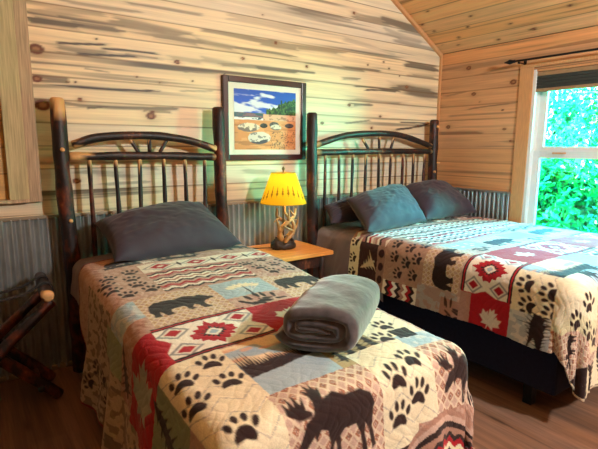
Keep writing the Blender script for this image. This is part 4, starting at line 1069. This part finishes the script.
# ------------------------------------------------------------------ ceiling lamp that lights the room (above and behind the viewer)
CLX, CLY = 2.4, -4.0
CLZ = roof(CLX)
cl_ = thing('ceiling_light', 'hanging light on a brass stem under the sloped pine ceiling', 'ceiling light', (CLX, CLY, CLZ))
bm = bmesh.new(); tube(bm, [(0, 0, -.10), (0, 0, .06)], [.07, .08], 24, round_end=False); obj('canopy', bm, M['brass'], cl_)
bm = bmesh.new(); tube(bm, [(0, 0, -.62), (0, 0, -.08)], .012, 10, round_end=False); obj('stem', bm, M['brass'], cl_)
bm = bmesh.new(); tube(bm, [(0, 0, -.66), (0, 0, -.60)], [.09, .05], 24, round_end=False); obj('socket_plate', bm, M['brass'], cl_)

# ================================================================== OUTSIDE
struct(boxo('ground', (RX+.14, -9, -.6), (16, 7, -.5), M['soil']))
leafm = [mat_shader('leaf_green', (.004, .20, .026), 'leaf'), mat_shader('leaf_teal', (.004, .19, .055), 'leaf'), mat_shader('leaf_lime', (.014, .22, .022), 'leaf')]
stem_m = M['stem']
def shrub(label, x, y, rx, ry, h, n, seed, mat, name='leafy_shrub'):
    n = int(n*2.4)
    r = np.random.RandomState(seed)
    sh = thing(name, label, 'tree' if x > 11 else 'shrub', (x, y, -.5), 'greenery outside the window')
    u = r.randn(n, 3); u /= np.linalg.norm(u, axis=1, keepdims=True)
    rad = (.55+.45*r.rand(n))*(1+.25*np.sin(u[:, 0]*7+seed)*np.sin(u[:, 2]*6+u[:, 1]*5))
    c = u*rad[:, None]*np.array([rx, ry, h*.5])+np.array([0, 0, h*.52])
    a = r.randn(n, 3); a /= np.linalg.norm(a, axis=1, keepdims=True)
    b = np.cross(a, r.randn(n, 3)); b /= np.linalg.norm(b, axis=1, keepdims=True)
    nn = np.cross(a, b)
    L = (.028+.036*r.rand(n))[:, None]; w = L*.42
    v = np.stack([c-a*L, c+b*w+nn*L*.1, c+a*L, c-b*w+nn*L*.1], 1).reshape(-1, 3)
    F = np.arange(n*4).reshape(n, 4)
    me = bpy.data.meshes.new('foliage')
    me.from_pydata(v.tolist(), [], F.tolist()); me.update()
    link('foliage', me, mat, sh)
    bm = bmesh.new()
    for i in range(6):
        aa = i*1.05+seed; q = Vector((math.cos(aa)*rx*.5, math.sin(aa)*ry*.5, h*.8))
        tube(bm, resample([(0, 0, 0), q*.45+Vector((0, 0, .1)), q], 8), [.035*(1-.1*k) for k in range(8)], 7, .05, seed=i)
    obj('stem', bm, stem_m, sh)
SH = [(5.7, -.4, .5, .48, 1.95, 4200, 'low bright shrub outside, the one nearest the window glass', 0),
      (5.7, -1.85, .5, .48, 1.8, 3600, 'low bright shrub outside, second from the left in the front row', 1),
      (5.7, -3.3, .5, .48, 1.9, 3000, 'low bright shrub outside, right end of the front row', 2),
      (7.2, .45, .5, .56, 2.7, 5600, 'leafy shrub outside, directly behind the one nearest the glass', 1),
      (7.2, -1.2, .5, .56, 2.6, 4600, 'leafy shrub outside in the middle of the second row', 0),
      (7.2, -2.85, .5, .56, 2.7, 4000, 'leafy shrub outside at the right end of the second row', 2),
      (9.1, 1.3, .7, .74, 3.4, 7000, 'tallest pale green bush at the back of the greenery outside', 2),
      (9.1, -.85, .7, .74, 3.3, 6000, 'tall teal bush in the middle of the back row outside', 1),
      (9.1, -3.0, .7, .74, 3.3, 5000, 'tall bush at the right end of the back row outside', 0),
      (12.0, 3.7, .95, .92, 4.1, 6500, 'big distant tree at the far left of the view through the window', 1),
      (12.0, 1.2, .95, .92, 4.2, 6500, 'big distant tree behind the tallest pale green bush outside', 0),
      (12.0, -1.3, .95, .92, 4.1, 6500, 'big distant tree behind the tall teal bush outside', 2),
      (12.0, -3.8, .95, .92, 4.2, 6500, 'big distant tree at the far right of the greenery outside', 1)]
for i, (x, y, rx, ry, h, n, lb, mi) in enumerate(SH): shrub(lb, x, y, rx, ry, h, n, 11+i, leafm[mi], 'leafy_tree' if x > 11 else 'leafy_shrub')

# ================================================================== LIGHT
def light(name, typ, loc, energy, col, **k):
    l = bpy.data.lights.new(name, typ); l.energy = energy; l.color = col
    for a, b in k.items(): setattr(l, a, b)
    o = bpy.data.objects.new(name, l); C.objects.link(o); o.location = loc; return o
light('ceiling_lamp_light', 'POINT', (CLX, CLY, CLZ-.78), 310, (1, .985, .98), shadow_soft_size=.09)
light('table_lamp_light', 'POINT', (LX, LY, LZ+.455), 45, (1, .74, .40), shadow_soft_size=.03)
sun = light('sun', 'SUN', (0, 0, 10), 400, (1, .95, .82), angle=.01)
sun.rotation_euler = Vector((.62, -.15, -.77)).to_track_quat('-Z', 'Y').to_euler()
po = light('window_portal', 'AREA', (RX+.16, (WY0+WY1)/2, (WZ0+WZ1)/2), 1, (1, 1, 1), shape='RECTANGLE', size=1.0, size_y=1.4)
po.rotation_euler = Vector((-1, 0, 0)).to_track_quat('-Z', 'Y').to_euler()
po.data.cycles.is_portal = True

w = bpy.data.worlds.new('sky'); bpy.context.scene.world = w; w.use_nodes = True
bg = w.node_tree.nodes['Background']

_n = w.node_tree.nodes; _tc = _n.new('ShaderNodeTexCoord'); _sx = _n.new('ShaderNodeSeparateXYZ'); _rp = _n.new('ShaderNodeValToRGB')
w.node_tree.links.new(_tc.outputs['Generated'], _sx.inputs[0]); w.node_tree.links.new(_sx.outputs['Z'], _rp.inputs['Fac'])
_rp.color_ramp.elements[0].position = .25; _rp.color_ramp.elements[0].color = (.08, .80, .60, 1)
_rp.color_ramp.elements[1].position = .62; _rp.color_ramp.elements[1].color = (.02, .42, 1, 1)
w.node_tree.links.new(_rp.outputs['Color'], bg.inputs['Color'])
bg.inputs['Strength'].default_value = 110.0

# ================================================================== CAMERA
sc = bpy.context.scene
cam = bpy.data.cameras.new('camera'); co = bpy.data.objects.new('camera', cam); C.objects.link(co)
cam.sensor_fit = 'HORIZONTAL'; cam.sensor_width = 36; cam.lens = 470.94/598*36; cam.clip_start = .05
ya, pi_, ro = math.radians(35.52975878), math.radians(-9.3898871), math.radians(.37839034)
f = Vector((math.sin(ya)*math.cos(pi_), math.cos(ya)*math.cos(pi_), math.sin(pi_)))
r = Vector((math.cos(ya), -math.sin(ya), 0)); u = r.cross(f)
r2 = r*math.cos(ro)+u*math.sin(ro); u2 = -r*math.sin(ro)+u*math.cos(ro)
co.matrix_world = Matrix(((r2.x, u2.x, -f.x, 0), (r2.y, u2.y, -f.y, -3.1), (r2.z, u2.z, -f.z, 1.364), (0, 0, 0, 1)))
sc.camera = co

vs = sc.view_settings
sc.display_settings.display_device = 'sRGB'
vs.view_transform = 'Standard'; vs.look = 'None'; vs.gamma = 1; vs.use_curve_mapping = False; vs.exposure = 0.12
cy = sc.cycles
cy.use_denoising = True; cy.max_bounces = 10; cy.diffuse_bounces = 3; cy.transparent_max_bounces = 12; cy.caustics_reflective = False; cy.caustics_refractive = False
cy.sample_clamp_indirect = 8
